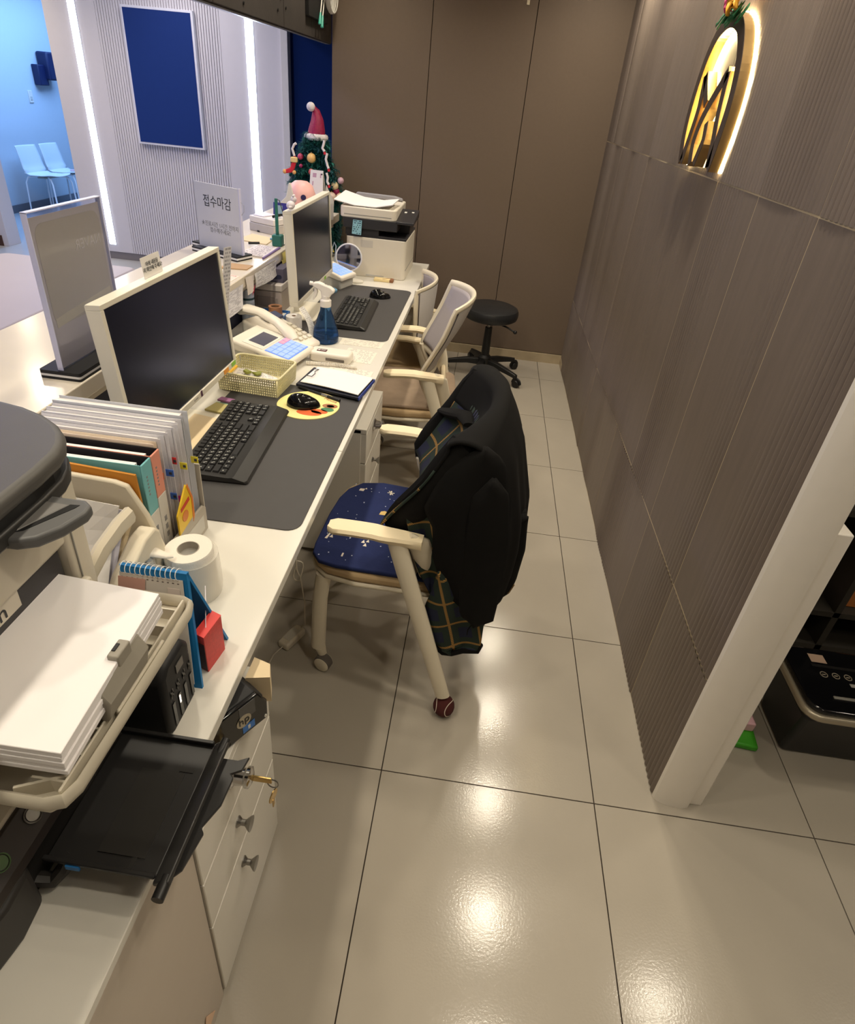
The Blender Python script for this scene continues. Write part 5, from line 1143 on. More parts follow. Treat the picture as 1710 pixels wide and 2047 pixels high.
build('blue_back', G().add([cpt(0, .036, DT), cpt(.118, .036, DT), cpt(.118, .004, .886), cpt(0, .004, .886), cpt(0, .032, DT), cpt(.118, .032, DT), cpt(.118, .000, .886), cpt(0, 0, .886)], [(3, 2, 1, 0), (4, 5, 6, 7), (1, 5, 4, 0), (2, 6, 5, 1), (3, 7, 6, 2), (0, 4, 7, 3)]), BLUEP, t)
build('month_leaf', G().add([cpt(.002, -.055, DT + .012), cpt(.111, -.055, DT + .012), cpt(.111, -.004, .877), cpt(.002, -.004, .877)], [(0, 1, 2, 3)]), mat('month_paper', S(214, 206, 196), .6), t, solid=.001)
build('leaf_print', G().add([cpt(.0, -.0145, .853), cpt(.045, -.0145, .853), cpt(.047, -.0072, .873), cpt(.0, -.0072, .873)], [(0, 1, 2, 3)]), mat('leaf_salmon', S(206, 160, 146), .6), t, solid=.0006)
build('leaf_print', G().add([cpt(.085, -.0150, .852), cpt(.105, -.0150, .852), cpt(.105, -.0100, .866), cpt(.085, -.0100, .866)], [(0, 1, 2, 3)]), mat('leaf_beige', S(220, 206, 196), .6), t, solid=.0006)
SPW = mat('spiral_white', S(236, 234, 228), .35)
for i in range(12):
    a = .006 + i * .0088
    build('spiral_ring', G().tube([cpt(a + .001 * math.cos(q), .001 + .0075 * math.cos(q), .882 + .0085 * math.sin(q)) for q in [k * PI / 7 for k in range(14)]], .0008, 5, True), SPW, t, smooth=True)
    build('punch_hole', G().obox(cpt(a, -.0062, .8715), (.0034, .0008, .0022)), mat('hole_brown', S(96, 84, 76), .8), t)
solo('white_envelope', G().add([(-.335, -.218, DT + .001), (-.298, -.300, DT + .001), (-.300, -.288, DT + .088), (-.338, -.200, DT + .105)], [(0, 1, 2, 3)]), mat('lavender_paper', S(226, 218, 224), .7), 'lavender white sheet leaning between the blue calendar and tissue roll', 'paper', solid=.0012)
t = thing('red_box', 'small red patterned carton standing beyond the blue calendar', 'box', (-.31, -.265, DT))
build('carton', quad([(-.318, -.298, DT), (-.296, -.306, DT), (-.288, -.250, DT), (-.310, -.242, DT)], .088), mat('red_carton', S(206, 56, 54), 0.45, var=.25, scale=160), t, bevel=.001, seg=1)
build('flap', quad([(-.318, -.298, DT + .088), (-.296, -.306, DT + .088), (-.288, -.250, DT + .088), (-.310, -.242, DT + .088)], .001), mat('red_flap', S(222, 70, 66), 0.4), t)
build('side_print', G().add([(-.3185, -.2982, DT + .004), (-.3185, -.2982, DT + .07), (-.2970, -.3062, DT + .07), (-.2970, -.3062, DT + .004)], [(0, 3, 2, 1)]), mat('box_dark_print', S(70, 40, 44), .5, var=.5, scale=200), t, solid=.0006)
t = thing('charging_station', 'black charging station with lit row of port slots under the copier tray', 'charger', (-.35, -.39, DT))
pol = [(-.435, 0), (-.345, 0), (-.345, .06), (-.352, .112), (-.368, .124), (-.405, .124), (-.42, .115), (-.43, .07)]
build('housing', G().prism([(0, 0), (.088, 0), (.088, .128), (.072, .150), (.018, .150), (0, .132)], (-.428, -.436, DT), Y, Z, (.130, 0, 0)), BLACKM, t, bevel=.010, seg=3)
fx = -.2975
for i in range(4):
    y = -.424 + i * .0195
    build('port_slot', G().box(fx, fx + .0012, y, y + .008, DT + .014, DT + .066), mat('slot_black', S(8, 8, 8), .25), t, bevel=.0004, seg=1)
    build('port_icon', G().box(fx, fx + .0010, y + .001, y + .009, DT + .084, DT + .089).box(fx, fx + .0010, y + .007, y + .009, DT + .080, DT + .095).box(fx, fx + .001, y + .001, y + .003, DT + .078, DT + .093), mat('icon_grey', S(84, 82, 80), .5), t)
build('grey_display', G().box(fx, fx + .0010, -.398, -.376, DT + .108, DT + .126), mat('display_dull', S(84, 82, 80), .35), t)
build('lit_lamp', G().box(fx + .0012, fx + .002, -.4035, -.4005, DT + .045, DT + .062), mat('amber_lamp', S(255, 240, 220), .4, emit=(1, .86, .7, 1), es=1.5), t)
# memo pads beside the near monitor
solo('notebook', G().prism([(-.735, .60), (-.650, .585), (-.628, .358), (-.648, .348), (-.735, .40)], (0, 0, MZ), X, Y, (0, 0, .012)), PAPER2, 'tan memo pad between the nearest monitor and keyboard', 'notebook', bevel=.001, seg=1)
for i, (p, m, lb) in enumerate(((((-.715, .63), (-.655, .62), (-.640, .672), (-.70, .685)), mat('pad_olive', S(178, 166, 110), .7), 'olive sticky pad lowest under the green one'),
                                (((-.712, .636), (-.664, .628), (-.650, .682), (-.70, .69)), mat('pad_green', S(136, 168, 140), .7), 'sea green sticky pad by the nearest monitor foot'),
                                (((-.700, .694), (-.652, .686), (-.646, .708), (-.694, .716)), mat('pad_violet', S(150, 100, 140), .7), 'small violet sticky pad beyond the green one'))):
    z0 = MZ + .0005 + (.008, .015, .008)[0 if i == 0 else i - 1] * (i > 0) + (.0085 if i == 0 else 0)
    solo('sticky_pad', G().prism(list(p), (0, 0, z0), X, Y, (0, 0, .006)), m, lb, 'sticky pad', 'sticky pads by the monitor foot')
# adapter and cable below the desk
t = thing('power_adapter', 'pale power adapter with a label lying on the floor under the desk', 'adapter', (-.40, .40, 0))
build('brick', G().obox((-.385, .405, .0165), (.045, .095, .030), (0, 0, R(-24))), mat('adapter_ivory', S(206, 196, 176), .5), t, bevel=.008, seg=3)
build('rating_label', G().obox((-.385, .405, .0318), (.030, .055, .0008), (0, 0, R(-24))), lines_mat('rating_print', S(200, 194, 180), S(90, 86, 80), 6, .6, 1, 8), t)
build('cord', G().tube([(-.37, .445, .018), (-.345, .43, .06), (-.335, .40, .2), (-.33, .35, .34), (-.335, .33, .40), (-.34, .34, .50), (-.36, .35, .69)], .0022, 6), mat('adapter_cord', S(200, 190, 172), .5), t, smooth=True)
build('cord', G().tube([(-.402, .366, .014), (-.425, .33, .006), (-.43, .28, .0035), (-.46, .22, .0035)], .0022, 6), mat('adapter_cord', S(200, 190, 172), .5), t, smooth=True)
build('cable_tie', G().tube([(-.335 + .012 * math.cos(a) * (1 + .4 * math.sin(2 * a)), .345 + .006 * math.sin(3 * a), .38 + .045 * math.sin(a)) for a in [i * PI / 9 for i in range(18)]], .0018, 5, True), mat('adapter_cord', S(200, 190, 172), .5), t, smooth=True)
# ================================================================== office chairs (local: facing -x)
FR = mat('chair_frame_ivory', S(224, 214, 192), 0.4, var=.015)
def lerp_tab(tab, s):
    for i in range(len(tab) - 1):
        if s <= tab[i + 1][0] or i == len(tab) - 2:
            k = (s - tab[i][0]) / (tab[i + 1][0] - tab[i][0]); k = min(1, max(0, k))
            k2 = k
            return [tab[i][j] * (1 - k2) + tab[i + 1][j] * k2 for j in range(1, len(tab[0]))]
BP = {}
def office_chair(loc, rz, label, lean=1.0, seat_items=False):
    t = thing('office_chair', label, 'chair', loc, rz, 'ivory framed office chairs')
    def P(n, g, m, **k): return build(n, g, m, t, world=False, **k)
    seat = [(-.255, -.17), (-.235, -.205), (-.19, -.235), (-.10, -.245), (.12, -.232), (.155, -.21), (.165, 0), (.155, .21), (.12, .232), (-.10, .245), (-.19, .235), (-.235, .205), (-.255, .17), (-.262, 0)]
    P('seat_pan', G().prism(seat, (0, 0, .392), X, Y, (0, 0, .016)), FR, bevel=.006)
    P('seat_pad', G().prism([(a * .995, b * .995) for a, b in seat], (0, 0, .409), X, Y, (0, 0, .034)), TAN, bevel=.012, seg=3)
    for s in (-1, 1):
        P('front_leg', G().tube([(-.205, s * .212, .39), (-.215, s * .218, .30), (-.222, s * .222, .085)], .0235, 14, rx=(.78, 1.0, (0, 1, 0))), FR, smooth=True)
        c = P('caster', G().cyl((-.215, s * .222, .085), (-.205, s * .222, .045), .018, .013, 12), FR, smooth=True)
        build('caster_wheel', G().lathe([(.004, -.020), (.020, -.020), (.026, -.016), (.026, .016), (.020, .020), (.004, .020)], (-.200, s * .222 - .012, .0265), 22, (.25, 1, 0)), FR, c, smooth=True, world=False)
        build('caster_tread', G().lathe([(.0262, -.014), (.0285, -.011), (.0285, .011), (.0262, .014)], (-.200, s * .222 - .012, .0287), 22, (.25, 1, 0)), mat('tread_grey', S(104, 98, 92), .6), c, smooth=True, world=False)
        P('rear_leg', G().tube([(.02, s * .282, .628), (.055, s * .286, .52), (.12, s * .294, .33), (.205, s * .305, .075)], [.024, .024, .023, .020], 14, rx=(.62, 1.1, (0, 1, 0))), FR, smooth=True)
        bl = P('tennis_ball', G().ball((.213, s * .306, .0335), .0335, 22, 14), mat('ball_brown', S(74, 30, 28), .95, var=.15, scale=200, bump=.4, bscale=500), smooth=True)
        q = []
        for i in range(40):
            a = 2 * PI * i / 40; x = math.cos(a) + .42 * math.cos(3 * a); y = math.sin(a) - .42 * math.sin(3 * a); z = 1.25 * math.sin(2 * a)
            v = Vector((z, x, y)).normalized() * .0336; v.rotate(Euler((R(40), R(20), R(75)))); q.append((.213 + v.x, s * .306 + v.y, .0335 + v.z))
        build('ball_seam', G().tube(q, .0012, 5, True), mat('seam_cream', S(220, 206, 190), .8), bl, smooth=True, world=False)
        def armf(u, v):
            x = -.165 + .255 * u
            w_ = .030 * (1 - .25 * max(0, u - .55) / .45) * (min(1, u / .06 + .55))
            z = .642 - .012 * max(0, u - .5) ** 1.0 * 2 + .006 * math.sin(PI * u)
            return x, w_, z
        g = G(); sec = []
        for i in range(15):
            u = i / 14; x, w_, z = armf(u, 0); d = .010 + .010 * (u > .5) * (u - .5) * 2
            yc = s * (.285 - .018 * max(0, u - .6) / .4)
            sec.append([(x, yc - w_, z - .004), (x, yc - w_ * .8, z + .004), (x, yc, z + .001), (x, yc + w_ * .8, z + .004), (x, yc + w_, z - .004), (x, yc + w_ * .7, z - .012 - d * .6), (x, yc - w_ * .7, z - .012 - d * .6)])
        m = 7; vs = [p for r_ in sec for p in r_]
        fs = [(i * m + k, i * m + (k + 1) % m, (i + 1) * m + (k + 1) % m, (i + 1) * m + k) for i in range(14) for k in range(m)] + [tuple(range(m))[::-1], tuple(range(14 * m, 15 * m))]
        P('armrest', g.add(vs, fs), mat('arm_cream', S(238, 222, 188), .45, var=.01), smooth=True, ang=50)
        P('arm_bracket', G().tube([(.045, s * .270, .625), (.08, s * .250, .60), (.10, s * .225, .52), (.115, s * .205, .44)], [.022, .026, .026, .022], 12, rx=(.6, 1.2, (0, 1, 0))), FR, smooth=True)
    # back: spine table (s, x, z, halfwidth, wing)
    L = lean
    tab = [(0, .082, .335, .15, .03), (.12, .128, .375, .185, .045), (.25, .138, .42, .20, .06), (.42, .085, .53, .20, .06), (.52, .052, .605, .205, .062), (.68, .052 + .045 * L, .70, .222, .066), (.84, .052 + .10 * L, .80, .235, .072), (1.0, .052 + .150 * L, .925, .225, .078)]
    def bp(s, q, off=0.0):
        # smooth by sampling neighbours
        a = lerp_tab(tab, max(0, s - .04)); b = lerp_tab(tab, s); c = lerp_tab(tab, min(1, s + .04))
        x, z, hw, wg = [(a[i] + 2 * b[i] + c[i]) / 4 for i in range(4)]
        wg = wg * (1 + .12 * max(0, s - .7) / .3)
        return Vector((x - wg * q * q + off, hw * q, z - .014 * q * q * max(0, s - .55) / .45))
    P('back_pad', G().grid(lambda u, v: bp(.535 + .445 * v, (u - .5) * 1.84, -.006 + .0), 16, 16), GFAB, smooth=True, solid=.010, offset=0)
    rim = []
    for i in range(17): rim.append(bp(1.0, -1 + i / 8))
    for i in range(1, 14): rim.append(bp(1 - .50 * i / 13, 1))
    for i in range(1, 9): rim.append(bp(.50, 1 - i / 4))
    for i in range(1, 13): rim.append(bp(.50 + .50 * i / 13, -1))
    P('back_frame', G().tube(rim, .0135, 10, True, rx=(.75, 1.25, (1, 0, 0))), FR, smooth=True)
    P('back_mesh', G().grid(lambda u, v: bp(.535 + .455 * v, (u - .5) * 1.92, .012), 14, 14), GMESH, smooth=True)
    low = [bp(.52 - .40 * i / 12, -1 + .0 * i) for i in range(13)] + [bp(.06, -.8), bp(0.0, -.4), bp(0, 0), bp(0.0, .4), bp(.06, .8)] + [bp(.12 + .40 * i / 12, 1) for i in range(13)]
    P('lumbar_frame', G().tube(low, .020, 10, rx=(.8, 1.6, (1, 0, 0))), FR, smooth=True)
    P('lower_shell', G().grid(lambda u, v: bp(.0 + .17 * v, (u - .5) * 1.9, .006), 12, 6), FR, smooth=True, solid=.012)
    P('lumbar_mesh', G().grid(lambda u, v: bp(.16 + .34 * v, (u - .5) * 1.9, .0), 12, 10), DMESH, smooth=True)
    BP[t.name] = bp
    return t
cA = office_chair((-.035, .535, 0), R(-4), 'ivory office chair nearest the camera with navy cushion and draped black coat', lean=1.3)
cB = office_chair((-.120, 1.615, 0), R(6), 'ivory office chair with grey back, in the middle, facing the far keyboard')
cC = office_chair((-.365, 2.06, -.0), R(2), 'ivory office chair pushed against the far desk behind the middle one', lean=.15)
cC.scale = (1, 1, .87)
cC.location = (-.212, 2.258, 0)
# towel-like seat cover on the middle chair
g = G().prism(rrect(.40, .44, .06), (-.03, 0, .444), X, Y, (0, 0, .016))
sc_ = thing('seat_cushion', 'pale patchwork cushion on the middle office chair seat', 'cushion', (-.120, 1.615, 0), R(6), 'cushions on the office chairs')
build('cushion', g, mat('patch_cushion', S(160, 140, 120), .95, var=.45, scale=9), sc_, world=False, bevel=.006)
build('back_fold', G().tube([(.11, -.20, .47), (.105, 0, .475), (.11, .20, .47)], .022, 10, rx=(1.4, .7, (0, 0, 1))), mat('cream_cotton', S(224, 208, 176), .9), sc_, world=False, smooth=True)
# navy cushion with white prints
t = thing('seat_cushion', 'navy cushion with small white star and sail prints on the nearest chair', 'cushion', (-.035, .535, 0), R(-4), 'cushions on the office chairs')
NV = mat('navy_quilt', S(27, 39, 86), .92, var=.18, scale=30, bump=.5, bscale=60)
cush = [(-.250, -.16), (-.243, -.20), (-.215, -.232), (-.16, -.240), (.13, -.228), (.15, -.205), (.15, .205), (.13, .215), (-.13, .222), (-.20, .20), (-.238, .15), (-.252, .09), (-.256, 0)]
build('quilt', G().prism(cush, (0, 0, .4445), X, Y, (0, 0, .014)), NV, t, world=False, bevel=.005, seg=3)
rp = random.Random(11); dots = G()
for i in range(70):
    x = rp.uniform(-.235, .14); y = rp.uniform(-.215, .19); r = rp.uniform(.0012, .0026)
    dots.prism(circ(r, 7), (x, y, .4586), X, Y, (0, 0, .0004))
tag(build('printed_dot', dots, mat('dot_white', S(190, 196, 214), .8), t, world=False), kind='stuff')
PW2 = mat('print_white', S(226, 216, 200), .8); PY = mat('print_straw', S(206, 176, 110), .8)
def pr_(x, y, polys, m=PW2):
    g = G()
    for pl_ in polys: g.prism(pl_, (x, y, .4587), X, Y, (0, 0, .0004))
    build('printed_motif', g, m, t, world=False)
tri = lambda cx, cy, s: [(cx - s * .6, cy - s * .5), (cx + s * .6, cy - s * .5), (cx, cy + s)]
pr_(-.09, .165, [[(-.012, -.003), (.012, .0), (.012, .003), (-.012, .0)], [(-.002, -.012), (.003, -.012), (.002, .012), (-.003, .012)], [(-.010, .009), (-.008, .011), (.010, -.009), (.008, -.011)]])
pr_(-.19, .155, [[(-.010, -.007), (.006, -.007), (.008, .008), (-.008, .006)], tri(.012, .010, .006)])
pr_(-.085, .045, [[(-.014, -.012), (.014, -.010), (.012, .006), (.0, .012), (-.012, .006)], tri(.016, .004, .008)], PY)
pr_(.03, .055, [[(-.011, -.010), (.004, -.012), (.006, .010), (-.008, .010)], tri(.014, .010, .008)])
pr_(-.22, -.115, [[(-.010, -.016), (-.002, -.016), (.002, .014), (-.004, .010)], tri(.008, -.002, .010)])
pr_(-.105, -.120, [tri(-.006, .004, .010), tri(.007, .010, .009), tri(.003, -.010, .010)])
pr_(.005, -.145, [tri(0, .006, .010), [(-.002, -.016), (.008, -.016), (.008, -.008), (-.002, -.008)]])
pr_(-.155, -.190, [[(-.002, -.008), (.003, -.008), (.003, .008), (-.002, .008)]])

# ------------------------------------------------------------------ coat over the nearest chair back
coat = thing('coat', 'black wool coat with green and navy plaid lining draped over the nearest chair', 'coat', (-.035, .535, 0), R(-4))
bpA = BP[cA.name]
XT = [(.32, .315), (.36, .335), (.45, .348), (.55, .356), (.65, .352), (.75, .330), (.83, .312), (.88, .292), (.92, .270), (.96, .238), (.99, .21)]
def xback(z):
    for (a, b), (c, d) in zip(XT, XT[1:]):
        if z <= c: return b + (d - b) * max(0, (z - a) / (c - a))
    return XT[-1][1]
def coat_pt(u, v):
    q = (u - .5) * 2.30; qc = max(-1, min(1, q)); ex = (abs(q) - abs(qc)) * .22 * (1 if q > 0 else -1)
    if v < .42:
        s = .54 + .46 * v / .42; b = bpA(s, qc)
        return Vector((b.x - .030 - .006 * math.sin(5 * q + 9 * v) - .05 * abs(ex), b.y + ex, b.z + .004 + .02 * max(0, v - .3)))
    b = bpA(1, qc); zt = .962 - .022 * q * q
    if v < .56:
        k = (v - .42) / .14; x0, x1 = b.x - .030, xback(zt - .03) - .045 * q * q
        a = PI * (1 - k)
        return Vector(((x0 + x1) / 2 + (x1 - x0) / 2 * math.cos(a), b.y + ex, b.z + .012 + (zt - .03 - b.z - .012) * k + .028 * math.sin(a)))
    k = (v - .56) / .44; zb = .345 + .03 * q - .02 * math.sin(4 * q)
    z = (zt - .03) * (1 - k) + zb * k
    x = xback(z) - .045 * q * q + k * (.012 * math.sin(9 * q + 1.5) + .007 * math.sin(17 * q))
    return Vector((x, b.y * (1 - .06 * k) + ex, z))
build('shell', G().grid(lambda u, v: coat_pt(u, .30 + .70 * v), 44, 44), COATB, coat, smooth=True, solid=.008, offset=0, world=False, ang=180)
g = G().grid(lambda u, v: coat_pt(u, .34 * v) + Vector((-.001, 0, 0)), 30, 12)
g.uv = [(q[1] * .95 + .012, q[2] * .95) for q in g.v]
build('lining', g, PLAID, coat, smooth=True, solid=.006, offset=0, world=False, ang=180)
for sd in (-1, 1):
    build('side_fold', G().tube([bpA(.50 + .5 * i / 9, sd) + Vector((.004, sd * .004, .004)) for i in range(10)] + [bpA(1, sd * .8) + Vector((.02, 0, .012))], [.020, .030, .034, .036, .036, .036, .036, .036, .034, .030, .02], 12, rx=(1.35, .8, (1, 0, 0))), COATB, coat, smooth=True, world=False)
build('lapel_fold', G().tube([coat_pt(.60, .30) + Vector((-.012, 0, 0)), coat_pt(.70, .31) + Vector((-.018, 0, -.006)), coat_pt(.82, .27) + Vector((-.018, 0, 0)), coat_pt(.93, .24) + Vector((-.010, 0, 0))], [.010, .020, .020, .012], 12, rx=(.8, 1.6, (0, 0, 1))), COATB, coat, smooth=True, world=False)
# hanging parts with their own thickness
def flap(nm, poly, y, m, curve, th, scale=1.0):
    """cloth piece: outline in x,z hung at depth y, gently curved and folded"""
    xs = [p[0] for p in poly]; zs = [p[1] for p in poly]; x0, x1, z0, z1 = min(xs), max(xs), min(zs), max(zs)
    bmn = 26; rowsv = []
    def spans(z):
        r = []
        n = len(poly)
        for i in range(n):
            (ax, az), (bx, bz) = poly[i], poly[(i + 1) % n]
            if (az <= z < bz) or (bz <= z < az): r.append(ax + (bx - ax) * (z - az) / (bz - az))
        return (min(r), max(r)) if len(r) >= 2 else None
    g = G(); rows_ = []
    for j in range(bmn + 1):
        z = z0 + 1e-4 + (z1 - z0 - 2e-4) * j / bmn; s = spans(z)
        if s: rows_.append((z, s))
    n = 14
    def f(u, v):
        q = v * (len(rows_) - 1); i = min(int(q), len(rows_) - 2); k = q - i
        z = rows_[i][0] * (1 - k) + rows_[i + 1][0] * k
        a = rows_[i][1][0] * (1 - k) + rows_[i + 1][1][0] * k; b = rows_[i][1][1] * (1 - k) + rows_[i + 1][1][1] * k
        x = a + (b - a) * u
        return (x, y + curve(u, v, x, z), z)
    g.grid(f, n, len(rows_) - 1, uvf=lambda u, v: (lambda p: (p[0] * scale + .25 * p[2], p[2] * scale - .2 * p[0]))(f(u, v)))
    return build(nm, g, m, coat, smooth=True, solid=th, offset=0)
near_panel = [(.050, .794), (.077, .856), (.127, .905), (.165, .930), (.215, .90), (.245, .80), (.262, .66), (.262, .534), (.256, .392), (.235, .384), (.18, .388), (.141, .425), (.106, .475), (.087, .517), (.067, .579), (.060, .675), (.030, .734)]
flap('front_panel', near_panel, .262, COATB, lambda u, v, x, z: -.016 * math.sin(PI * u) + .012 * math.sin(9 * u + 3 * v) * (1 - v) + .10 * max(0, z - .78), .010)
sleeve = [(.15, .80), (.195, .86), (.235, .82), (.256, .70), (.262, .55), (.255, .385), (.205, .378), (.165, .40), (.15, .52), (.145, .66)]
flap('sleeve', sleeve, .244, COATB, lambda u, v, x, z: -.020 * math.sin(PI * u) + .05 * max(0, z - .72), .012)
hem = [(.089, .530), (.077, .449), (.064, .395), (.054, .323), (.060, .289), (.086, .255), (.130, .219), (.156, .218), (.188, .232), (.232, .238), (.239, .262), (.236, .397), (.200, .45), (.16, .50)]
flap('plaid_hem', hem, .272, PLAID, lambda u, v, x, z: -.012 * math.sin(2.2 * PI * u) - .01 * math.sin(PI * u), .006)
pts = [(.055, .268, .325), (.060, .266, .288), (.088, .263, .252), (.131, .260, .216), (.157, .262, .215), (.189, .266, .229), (.234, .268, .235), (.239, .27, .262)]
build('hem_band', G().tube(pts, .0085, 8), COATB, coat, smooth=True)
strip = [(0, .715), (-.018, .685), (-.013, .666), (-.002, .621), (.011, .552), (.033, .495), (.074, .419), (.092, .495), (.075, .555), (.075, .659), (.081, .721), (.05, .745)]
flap('lining_edge', strip, .285, PLAID, lambda u, v, x, z: .012 * math.sin(PI * u), .006)
back_tail = [(.22, .62), (.318, .64), (.330, .52), (.322, .40), (.312, .345), (.292, .322), (.262, .318), (.22, .33)]
flap('back_tail', back_tail, .43, COATB, lambda u, v, x, z: .02 * math.sin(6 * u), .012)
build('tail_trim', G().tube([(.262, .415, .332), (.290, .413, .335), (.312, .412, .352), (.322, .412, .385)], .0022, 6), mat('trim_mustard', S(120, 92, 54), .8), coat, smooth=True)

# ------------------------------------------------------------------ black stool
t = thing('rolling_stool', 'round black cushioned stool on five castors by the back wall', 'stool', (.195, 2.98, 0))
ST = mat('stool_vinyl', S(34, 35, 37), .38, var=.08); SB = mat('stool_nylon', S(26, 26, 27), .45, var=.08)
SX, SY = .195, 2.965
def L_(n, prof, m, par=t, ax=None, c=(SX, SY, 0), nn_=32, **k): return build(n, G().lathe(prof, c, nn_, ax), m, par, smooth=True, **k)
L_('seat_cushion', [(.0, .412), (.165, .412), (.178, .420), (.184, .440), (.184, .462), (.176, .480), (.155, .490), (.0, .494)], ST)
L_('seat_plate', [(.0, .398), (.10, .398), (.10, .412), (.0, .412)], SB)
L_('gas_column', [(.028, .10), (.028, .20), (.024, .33), (.024, .345)], SB); L_('piston', [(.014, .34), (.014, .40)], STEEL)
build('height_lever', G().tube([(SX + .04, SY - .05, .398), (SX + .12, SY - .10, .388), (SX + .165, SY - .12, .372)], .006, 8).ball((SX + .172, SY - .123, .37), .013, 10, 6), SB, t, smooth=True)
L_('hub', [(.045, .085), (.05, .10), (.045, .135), (.03, .15)], SB)
for k in range(5):
    a = R(-106 + 72 * k); d = Vector((math.cos(a), math.sin(a), 0)); s = Vector((-d.y, d.x, 0)); c = Vector((SX, SY, 0))
    g = G()
    sec = []
    for r, z, w_, h in ((.03, .125, .026, .045), (.12, .118, .024, .036), (.21, .100, .020, .030), (.262, .088, .017, .026), (.275, .080, .014, .022)):
        p = c + d * r; sec += [p + s * w_ + Vector((0, 0, z - h)), p - s * w_ + Vector((0, 0, z - h)), p - s * w_ * .7 + Vector((0, 0, z)), p + s * w_ * .7 + Vector((0, 0, z))]
    f = [(i * 4 + q, i * 4 + (q + 1) % 4, (i + 1) * 4 + (q + 1) % 4, (i + 1) * 4 + q) for i in range(4) for q in range(4)] + [(3, 2, 1, 0), (16, 17, 18, 19)]
    leg = build('base_arm', g.add(sec, f), SB, t, bevel=.004)
    p = c + d * .268
    build('castor_stem', G().cyl(p + Vector((0, 0, .045)), p + Vector((0, 0, .085)), .010, n=10), SB, leg, smooth=True)
    for q in (-1, 1):
        w0 = p + s * q * .011 + d * .012 + Vector((0, 0, .0265))
        build('castor_wheel', G().lathe([(.0, -.009), (.022, -.009), (.0265, -.005), (.0265, .005), (.022, .009), (0, .009)], w0, 18, s), BLACK, leg, smooth=True)
    build('castor_hood', G().tube([p + d * .012 + Vector((0, 0, .0265)) + Vector((d.x, d.y, 0)) * .026 * math.cos(b) + Vector((0, 0, .030 * math.sin(b))) for b in [i * PI / 8 for i in range(9)]], .008, 8, rx=(1, 1.8, tuple(s))), SB, leg, smooth=True)

# ------------------------------------------------------------------ lit emblem on the fluted wall
t = thing('wall_emblem', 'backlit bronze arch emblem with crossing strokes on the fluted wall', 'emblem', (XR - .03, 1.235, 1.52))
BZ = mat('bronze_face', S(86, 74, 66), 0.45, metal=.35, var=.08); GD = mat('gold_return', S(190, 160, 110), 0.28, metal=.85, var=.05)
xw, xf_ = XR - .013, XR - .052
def up(poly, sc_=1.0): return [(1.235 - a, b) for a, b in poly]
def band(pts, wd):
    """closed outline of a stroke along pts with half widths wd"""
    Lf, Rt = [], []
    for i, p in enumerate(pts):
        a = pts[max(0, i - 1)]; b = pts[min(len(pts) - 1, i + 1)]; d = Vector((b[0] - a[0], b[1] - a[1])).normalized(); h = wd[i] if isinstance(wd, (list, tuple)) else wd
        Lf.append((p[0] - d.y * h, p[1] + d.x * h)); Rt.append((p[0] + d.y * h, p[1] - d.x * h))
    return Lf + Rt[::-1]
def dense(pts, n=5):
    o = []
    for i in range(len(pts) - 1):
        p0, p1, p2, p3 = pts[max(0, i - 1)], pts[i], pts[i + 1], pts[min(len(pts) - 1, i + 2)]
        for k in range(n):
            s = k / n; q = []
            for c in (0, 1):
                q.append(.5 * ((2 * p1[c]) + (p2[c] - p0[c]) * s + (2 * p0[c] - 5 * p1[c] + 4 * p2[c] - p3[c]) * s * s + (3 * p1[c] - p0[c] - 3 * p2[c] + p3[c]) * s ** 3))
            o.append(tuple(q))
    return o + [pts[-1]]
strokes = [('arch_ring', [(-.150, 1.530), (-.188, 1.60), (-.200, 1.68), (-.190, 1.76), (-.165, 1.83), (-.115, 1.885), (-.045, 1.910), (.02, 1.912), (.085, 1.893), (.135, 1.853), (.175, 1.79), (.193, 1.72), (.192, 1.65), (.180, 1.58), (.165, 1.53)], .019),
           ('left_stroke', [(-.140, 1.527), (-.118, 1.60), (-.100, 1.68), (-.108, 1.73), (-.120, 1.780)], .0165),
           ('left_branch', [(-.118, 1.782), (-.085, 1.745), (-.035, 1.700)], .014),
           ('diagonal_stroke', [(.105, 1.782), (.05, 1.735), (-.005, 1.688), (-.042, 1.64), (-.055, 1.585), (-.030, 1.530)], .0165),
           ('right_stroke', [(.104, 1.78), (.112, 1.72), (.125, 1.66), (.148, 1.60), (.160, 1.535)], .0165),
           ('inner_stroke', [(.030, 1.650), (.045, 1.605), (.030, 1.570), (.012, 1.532)], .014)]
for nm, p, h in strokes:
    q = band(dense(p, 4), h); g = up(q)
    s = build(nm, G().prism(g, (xf_, 0, 0), Y, Z, (xw - .008 - xf_, 0, 0)), GD, t)
    build('face_plate', G().prism(up(band(dense(p, 4), h + .0008)), (xf_ - .0016, 0, 0), Y, Z, (.0016, 0, 0)), BZ, s)
    build('light_edge', G().prism(up(band(dense(p, 4), h * (1.14 if nm == 'arch_ring' else 1.0))), (xw - .010, 0, 0), Y, Z, (.011, 0, 0)), LEDX if nm == 'arch_ring' else LEDG, s)
